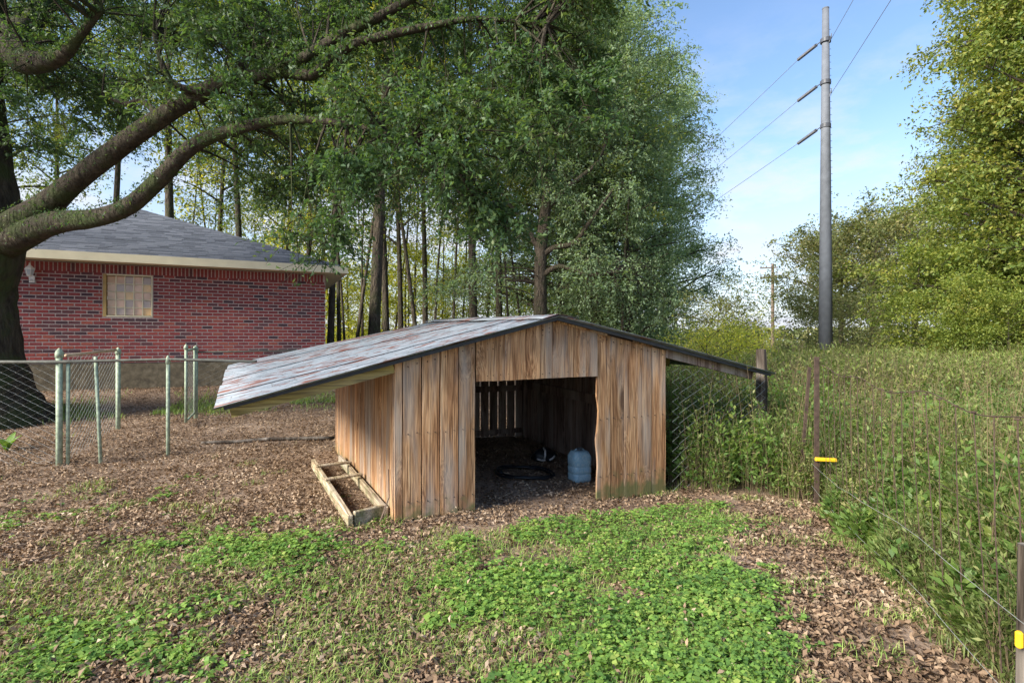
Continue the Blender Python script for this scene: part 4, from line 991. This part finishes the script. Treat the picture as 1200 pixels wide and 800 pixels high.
for k, hz_ in enumerate(hts):
    a = np.array([pp[0]-.2, PZ-.05, hz_]); e = pt(935.5, [70, 118, 168][k], PZ+2.2)
    d_ = (e-a)/np.linalg.norm(e-a)
    mb = MB(tuple(pole.location)); mb.tube([a, a+(e-a)*.25], .03, 6)
    mb.build('link_bar', M['steel'], pole)
    mb = MB(tuple(pole.location)); mb.lathe([(.25, -.12), (.27, -.1), (.27, .1), (.25, .12)], 18, (pp[0], PZ, hz_)); mb.build('bracket', M['ins'], pole)
    prof = []
    Q = []; q_ = []
    for j in range(33):
        Q.append(a+(e-a)*(.25+.75*j/32)); q_.append(.055 if j % 2 else .1)
    mb = MB(tuple(pole.location)); mb.tube(Q, q_, 8); mb.build('insulator', M['ins'], pole)
    # conductor away from the camera, sagging
    far = e+back*75+np.array([0, 0, -.3]); P = []
    for j in range(25):
        f = j/24; P.append(e+(far-e)*f-np.array([0, 0, 5.*f*(1-f)*.6]))
    mb = MB(tuple(e)); mb.tube(P, .016, 5); o = mb.build('power_cable', M['cable'], None, False, tuple(e)); tag(o, ['power cable running away from the topmost pole insulator', 'power cable running away from the middle pole insulator', 'power cable running away from the lowest pole insulator'][k], 'cable')
for k, (v, (uu, vv)) in enumerate(((110, (1038, 0)), (46, (998, 0)))):
    a = pt(974, v, PZ); s0 = (vv-v)/(uu-974.); vu = 974+(400-v)/s0; dx = (vu-600)/F
    d_ = -np.array([dx, 1., 0]); far = a+d_*70; P = []
    for j in range(25):
        f = j/24; P.append(a+(far-a)*f-np.array([0, 0, .8*4*f*(1-f)]))
    mb = MB(tuple(a)); mb.tube(P, .013, 5); o = mb.build('power_cable', M['cable'], None, False, tuple(a)); tag(o, ['lower power cable rising overhead from the tall pole', 'upper power cable rising overhead from the tall pole top'][k], 'cable')
    mb = MB(tuple(pole.location)); mb.tube([(pp[0]+.05, PZ-.25, a[2]-.3), (pp[0]+.22, PZ-.2, a[2]+.2), a], .02, 5); mb.build('jumper', M['steel'], pole)
Zs = 62.; sp_ = pt(905.5, 400, Zs); sz = float(g(sp_[0], Zs))
up_ = empty('utility_pole', (sp_[0], Zs, sz), 'small wooden power pole with two crossarms far across the field', 'power pole')
st0 = H+(400-309)/F*Zs
mb = MB(tuple(up_.location)); mb.tube([(sp_[0], Zs, sz-.5), (sp_[0], Zs, st0)], [.2, .15], 10); mb.build('shaft', M['polewood'], up_)
for v in (314, 325):
    z = H+(400-v)/F*Zs; mb = MB(tuple(up_.location)); mb.bar((sp_[0]-1.5, Zs-.16, z-.04), (sp_[0]+.45, Zs-.16, z+.05), .1, .14); mb.build('crossarm', M['polewood'], up_)
    for k in range(3): mb = MB(tuple(up_.location)); mb.lathe([(.05, 0), (.07, .08), (.04, .2)], 8, (sp_[0]-1.4+k*.6, Zs-.16, z+.04)); mb.build('insulator', M['ins'], up_)

# ------------------------------------------------------------------ ground cover
rg = np.random.RandomState(17)
def edge_x(y):      # x of the weed edge at depth y (fence line, then the line to the shed corner)
    y = np.asarray(y, float)
    f = np.where(y < Q0[1], Q0[0]+(y-Q0[1])*(Q1[0]-Q0[0])/(Q1[1]-Q0[1]), 0)
    bx = Q0[0]-(y-Q0[1])/.42*.95
    return np.where(y < Q0[1], f-.02, np.maximum(bx, np.where(y < 9., SL[0]+W_*D1[0]-(y-5.87)*.49+.06, .6)))
def in_weeds(x, y): return x > edge_x(y)+(vnoise(x, y, 2.2, 5)-.5)*.35
def in_shed(x, y):
    d = np.stack([x-SL[0], y-SL[1]], -1); s_ = d@D1; e = d@D2
    return (s_ > -.0) & (s_ < W_) & (e > -.0) & (e < DEP)
def cover(x, y):     # how much clover / grass grows here
    d = np.stack([x-SL[0], y-SL[1]], -1); e = d@D2; s_ = d@D1
    n_ = vnoise(x, y, 1.5, 1)*.36+vnoise(x, y, 4.1, 2)*.36+vnoise(x, y, 11., 3)*.28
    return n_, s_, e
# fallen leaves
n = 250000
y = 2.1+10.5*rg.rand(n)**1.6; x = -1.0*y+rg.rand(n)*2.0*y
nn, s_, e = cover(x, y)
keep = ~((x > edge_x(y)+.5)) & ((y < 9) | (x < 0))
dens = np.where((s_ > .2) & (e < -.35) & (x < 2.3), .3, 1.); dens = np.where(in_shed(x, y), .55, dens)
dens = np.maximum(dens, ((x > edge_x(y)-.9) & (y < 5.2))*.95)
dens = dens*np.clip(.15+1.5*(vnoise(x, y, 2.3, 8)*.6+vnoise(x, y, 7., 9)*.4), 0, 1)
wd = (x-HO[0])*HN[0]+(y-HO[1])*HN[1]; keep &= wd > .1
keep &= rg.rand(n) < dens
x, y = x[keep], y[keep]; P = np.stack([x, y, g(x, y)+.006+.022*rg.rand(len(x))**2], 1)
D = rg.normal(size=(len(x), 3)); D[:, 2] *= .25
V, Fc = cat([leaves(P[::2], .038, rg, .4, .9, D[::2], .35, .6), leaves(P[1::2]+np.array([0, 0, .004]), .027, rg, .5, .7, D[1::2], .4, .6)])
tag(link('leaf_litter', mesh('leaf_litter', V, Fc, M['litter'])), 'brown fallen leaves scattered over the yard', 'leaf litter', kind='stuff')
n = 2600; y = 2.2+2.8*rg.rand(n); x = rg.uniform(-.95, .85, n)*y; k = ~in_shed(x, y) & (x < edge_x(y)); x, y = x[k], y[k]
P = np.stack([x, y, g(x, y)+.035+.03*rg.rand(len(x))], 1); V, Fc = leaves(P, .031, rg, .4, .8, None, .4, .6)
tag(link('fallen_leaves', mesh('fallen_leaves', V, Fc, M['litter'])), 'loose brown leaves caught on top of the clover and grass', 'leaf litter', kind='stuff')
# clover: three round leaflets on a stalk
n = 125000
y = 2.1+5.*rg.rand(n)**1.3; x = -1.*y+rg.rand(n)*2.*y
nn, s_, e = cover(x, y)
core = sm(s_, -1.1, .6)*sm(-e, .15, .7)*(1-sm(x-edge_x(y)+(vnoise(x, y, 1.7, 41)-.5)*.9+(vnoise(x, y, 6., 42)-.5)*.4, -1.1, -.5))
strip = np.exp(-(((x+1.75)/.75)**2+((y-3.95)/.28)**2))
left = (.3+.16*(1-sm(y, 2.5, 3.4)))*(1-sm(x, -1.6, -.6))*(1-sm(y, 3.4, 7.))
pr = np.clip(core*1.0+strip*.8+left, 0, 1)
keep = (rg.rand(len(x)) < np.clip((nn-(.72-.455*pr))/.26, 0, 1)) & (pr > .03) & ~in_shed(x, y) & ~in_weeds(x, y)
x, y, pr = x[keep], y[keep], pr[keep]; n = len(x)
hgt = (.012+.05*rg.rand(n)**1.5)*(.6+.6*pr); c = np.stack([x, y, g(x, y)+hgt], 1); parts = []
a0 = rg.rand(n)*6.28; lsz = (.55+.9*rg.rand(n)**1.3)*(.75+.5*vnoise(x, y, 3.3, 51))
for k in range(3):
    th = a0+k*2.094; D = np.stack([np.cos(th), np.sin(th), .15*rg.normal(size=n)], 1)
    parts.append(leaves(c+D*(.0105*lsz)[:, None], .022*lsz, rg, .9, 1.6, D*3, .1, .3))
V, Fc = cat(parts); tag(link('clover', mesh('clover', V, Fc, M['clover'])), 'bright green clover patches in front of the shed', 'clover', kind='stuff')
# grass blades: thin bent strips
def blades(x, y, ln, wdt, rr, mat, name, lean=.5, z0=0., segs=2):
    n = len(x); az = rr.rand(n)*6.28; d_ = np.stack([np.cos(az), np.sin(az), np.zeros(n)], 1); s_ = np.stack([-np.sin(az), np.cos(az), np.zeros(n)], 1)
    b_ = np.stack([x, y, g(x, y)+z0-.005], 1); L_ = (ln*(.5+rr.rand(n)))[:, None]; le = (lean*(.3+rr.rand(n)))[:, None]; w_ = wdt
    m_ = b_+d_*L_*le*.35+np.array([0, 0, 1])*L_*.6; t_ = b_+d_*L_*le+np.array([0, 0, 1])*L_*(1-.35*le)
    V = np.stack([b_-s_*w_, b_+s_*w_, m_+s_*w_*.8, m_-s_*w_*.8, t_+s_*w_*.15, t_-s_*w_*.15], 1).reshape(-1, 3)
    i = np.arange(n)*6; Fc = np.concatenate([np.stack([i, i+1, i+2, i+3], 1), np.stack([i+3, i+2, i+4, i+5], 1)])
    return link(name, mesh(name, V, Fc, mat))
n = 120000
y = 2.1+6.5*rg.rand(n)**1.4; x = -1.*y+rg.rand(n)*2.*y
nn, s_, e = cover(x, y)
lowl = (1-sm(y, 3.2, 4.8))*(1-sm(x, .2, 1.2)); yard = sm(-e, .25, .8)*sm(s_, -.8, .3)*(1-sm(x-edge_x(y), -1.1, -.6))*.75; thin = .22*(1-sm(y, 5, 8.))
pr = np.clip(lowl*.85+yard+thin, 0, 1); keep = (vnoise(x, y, 2.4, 11)*.6+vnoise(x, y, 7, 12)*.4 > .82-.5*pr) & ~in_shed(x, y) & ~in_weeds(x, y) & (rg.rand(len(x)) < .8)
tag(blades(x[keep], y[keep], .058, .0022, rg, M['grass'], 'grass', 1.0), 'short thin grass blades in the yard', 'grass', kind='stuff')
n = 9000; y = 2.2+4.5*rg.rand(n); x = edge_x(y)-1.1*rg.rand(n)**1.7; k = (vnoise(x, y, 5, 21) > .66) & ~in_shed(x, y)
tag(blades(x[k], y[k], .055, .0022, rg, M['grass'], 'grass', .9), 'thin grass sprigs in the litter along the wire fence', 'grass', kind='stuff')
# thin grass strip along the house and by the far gate
n = 9000; tt = rg.uniform(-3, 4.5, n); w2 = rg.normal(1.7, .35, n); p = HO+HD*tt[:, None]+HN*w2[:, None]
k = vnoise(p[:, 0], p[:, 1], 1.6, 4) > .38
tag(blades(p[k, 0], p[k, 1], .1, .004, rg, M['grass'], 'grass', .7), 'pale grass strip below the brick house wall', 'grass', kind='stuff')
# twigs in the litter
mb = MB()
for k in range(260):
    yy = 2.2+7*rg.rand()**1.3; xx = rg.uniform(-.95, .5)*yy
    if in_shed(np.array([xx]), np.array([yy]))[0]: continue
    a = rg.rand()*6.28; ln = rg.uniform(.06, .28); z_ = lambda px, py: float(g(px, py))+.022
    p0 = (xx, yy); p1 = (xx+ln*math.cos(a), yy+ln*math.sin(a)); pm = ((p0[0]+p1[0])/2+rg.normal()*.02, (p0[1]+p1[1])/2+rg.normal()*.02)
    mb.tube([(p[0], p[1], z_(*p)) for p in (p0, pm, p1)], [.004, .0035, .002], 4, False)
tag(mb.build('fallen_twigs', M['twig']), 'dry twigs lying among the fallen leaves', 'twigs', kind='stuff')
# fallen pole lying beyond the shed frame
a = ground_pt(236, 521); b_ = ground_pt(392, 515.5); P = []
for k in range(9):
    f = k/8; p = a*(1-f)+b_*f; P.append((p[0], p[1], float(g(p[0], p[1]))+.03+.006*math.sin(k*2)))
mb = MB(tuple(a)); mb.tube(P, [.02, .022, .024, .024, .025, .025, .026, .026, .026], 7); tag(mb.build('fallen_branch', M['old_post'], None, True, tuple(a)), 'long dark branch lying on the leaves left of the shed', 'branch')
# weeds
def weeds(x, y, hgt, nl, ls, mat, name, rr, aspect=.3, stemw=.004, label='', spread=.07):
    n = len(x); az = rr.rand(n)*6.28; le = .32*rr.rand(n)*hgt; lx, ly = np.cos(az)*le, np.sin(az)*le; z0 = g(x, y)
    f = .1+.9*rr.rand(n, nl)**.75
    px = x[:, None]+lx[:, None]*f**2; py = y[:, None]+ly[:, None]*f**2; pz_ = z0[:, None]+hgt[:, None]*f
    th = rr.rand(n, nl)*6.28; sp = (spread*(1.25-f)+.012)*(.5+rr.rand(n, nl))
    P = np.stack([px+np.cos(th)*sp, py+np.sin(th)*sp, pz_+sp*.35], -1).reshape(-1, 3)
    D = np.stack([np.cos(th), np.sin(th), .3+1.3*rr.rand(n, nl)], -1).reshape(-1, 3)
    parts = [leaves(P, ls, rr, aspect, 1., D*1.4, .15, .45)]
    b_ = np.stack([x, y, z0-.02], 1); t_ = np.stack([x+lx, y+ly, z0+hgt], 1); m_ = np.stack([x+lx*.25, y+ly*.25, z0+hgt*.5], 1)
    for ang in (0, 1.57):
        s_ = np.array([math.cos(ang), math.sin(ang), 0])*stemw
        V = np.stack([b_-s_, b_+s_, m_+s_*.8, m_-s_*.8, t_+s_*.3, t_-s_*.3], 1).reshape(-1, 3); i = np.arange(n)*6
        parts.append((V, np.concatenate([np.stack([i, i+1, i+2, i+3], 1), np.stack([i+3, i+2, i+4, i+5], 1)])))
    V, Fc = cat(parts); mi = np.zeros(len(Fc), int); mi[n*nl:] = 1
    o = link(name, mesh(name, V, Fc, None, False, [mat, M['stalk']], mi)); tag(o, label, 'weeds', kind='stuff'); return o
rv_ = np.random.RandomState(33)
n = 10500
y = 2.4+7.6*rv_.rand(n); x = edge_x(y)+rv_.rand(n)*(.98*y+.6-edge_x(y)).clip(.1)
k = in_weeds(x, y) & ~in_shed(x, y) & (vnoise(x, y, 1.3, 6) > .12); x, y = x[k], y[k]
de = np.clip(x-edge_x(y), 0, 3)
h_ = (.28+.85*np.maximum(sm(de, .0, .9), (y > 5.4)*sm(de, -.05, .4))*(.45+.75*vnoise(x, y, 1.1, 7)))*(.5+.75*rv_.rand(len(x))**1.4)
sel = vnoise(x, y, 1.5, 31)*.6+vnoise(x, y, 4.5, 32)*.4+.25*rv_.rand(len(x))
a_ = sel < .5; b_ = (sel >= .5) & (sel < .8); c_ = sel >= .8
weeds(x[a_], y[a_], h_[a_], 38, .034, M['weed'], 'tall_weeds', rv_, .32, .003, 'tall fine-leaved olive weeds behind the wire fence')
weeds(x[b_], y[b_], h_[b_]*.85, 26, .06, M['weed_broad'], 'broad_weeds', rv_, .45, .003, 'broad-leaved green weeds in clumps behind the wire fence', .09)
weeds(x[c_], y[c_], h_[c_]*1.1, 22, .038, M['weed_dry'], 'dry_weeds', rv_, .3, .003, 'half dry brownish weeds tangled behind the wire fence')
n = 19000
y = 9+rv_.rand(n)**1.5*50; x = .9+rv_.rand(n)*(1.02*y)
k = (x > .6+.0*y) & ~in_shed(x, y) & ((x > .36*y) | (y < 17)); x, y = x[k], y[k]
h_ = (.75+.65*vnoise(x, y, .5, 9))*(.6+.6*rv_.rand(len(x)))
weeds(x, y, h_, 16, .085, M['field'], 'field_weeds', rv_, .3, .006, 'pale green weeds filling the far field', .13)
n = 30000; y = 8.5+rv_.rand(n)**1.5*52; x = .9+rv_.rand(n)*(1.02*y); k = ~in_shed(x, y) & ((x > .36*y) | (y < 17)); x, y = x[k], y[k]
o = blades(x, y, (.45+.75*vnoise(x, y, .5, 4)), .005+.00022*y.mean(), rv_, M['field'], 'field_grass', .45); tag(o, 'tall pale grass standing across the far field', 'grass', kind='stuff')
n = 26000; y = 2.3+9*rv_.rand(n); x = edge_x(y)-.12+rv_.rand(n)*(.98*y+.6-edge_x(y)).clip(.1); k = ~in_shed(x, y) & (vnoise(x, y, 1.9, 14) > .35) & (x > edge_x(y)-.1+.3*(vnoise(x, y, 4, 15)-.3)); x, y = x[k], y[k]
o = blades(x, y, .08+.62*sm(x-edge_x(y), .05, .9), .003, rv_, M['weed'], 'tall_grass', .6); tag(o, 'long arching pale grass among the tall weeds', 'grass', kind='stuff')
# dry stalks standing above the weeds
n = 900; y = rv_.uniform(2.6, 14, n); x = edge_x(y)+.3+rv_.rand(n)*y*.7; k = ~in_shed(x, y) & (x < .97*y); x, y = x[k], y[k]
weeds(x, y, rv_.uniform(.45, 1.5, len(x)), 14, .04, M['leaf_brown'], 'dry_stalks', rv_, .4, .004, 'brown dry stalks standing in the weeds', .05)
# bright leafy plant by the fence at the far left
pl = ground_pt(8, 528); pr_ = empty('garden_plant', tuple(pl), 'bright green broad-leaved plant at the foot of the chain link fence', 'plant')
for k in range(7):
    th = k*.9; ln = .2+.05*(k % 3); w_ = .045; d_ = np.array([math.cos(th), math.sin(th), 0]); s_ = np.array([-math.sin(th), math.cos(th), 0])
    V = []; Fc = []
    for i in range(6):
        f = i/5; c_ = d_*ln*.6*f**1.5+np.array([0, 0, ln*1.1*(f-.3*f*f)]); ww = w_*math.sin(math.pi*min(.12+f*.86, 1))
        V += [c_-s_*ww, c_+np.array([0, 0, -.008]), c_+s_*ww]
    for i in range(5): Fc += [(i*3, i*3+1, i*3+4, i*3+3), (i*3+1, i*3+2, i*3+5, i*3+4)]
    link('leaf', mesh('leaf', V, Fc, M['clover'], True), pr_)
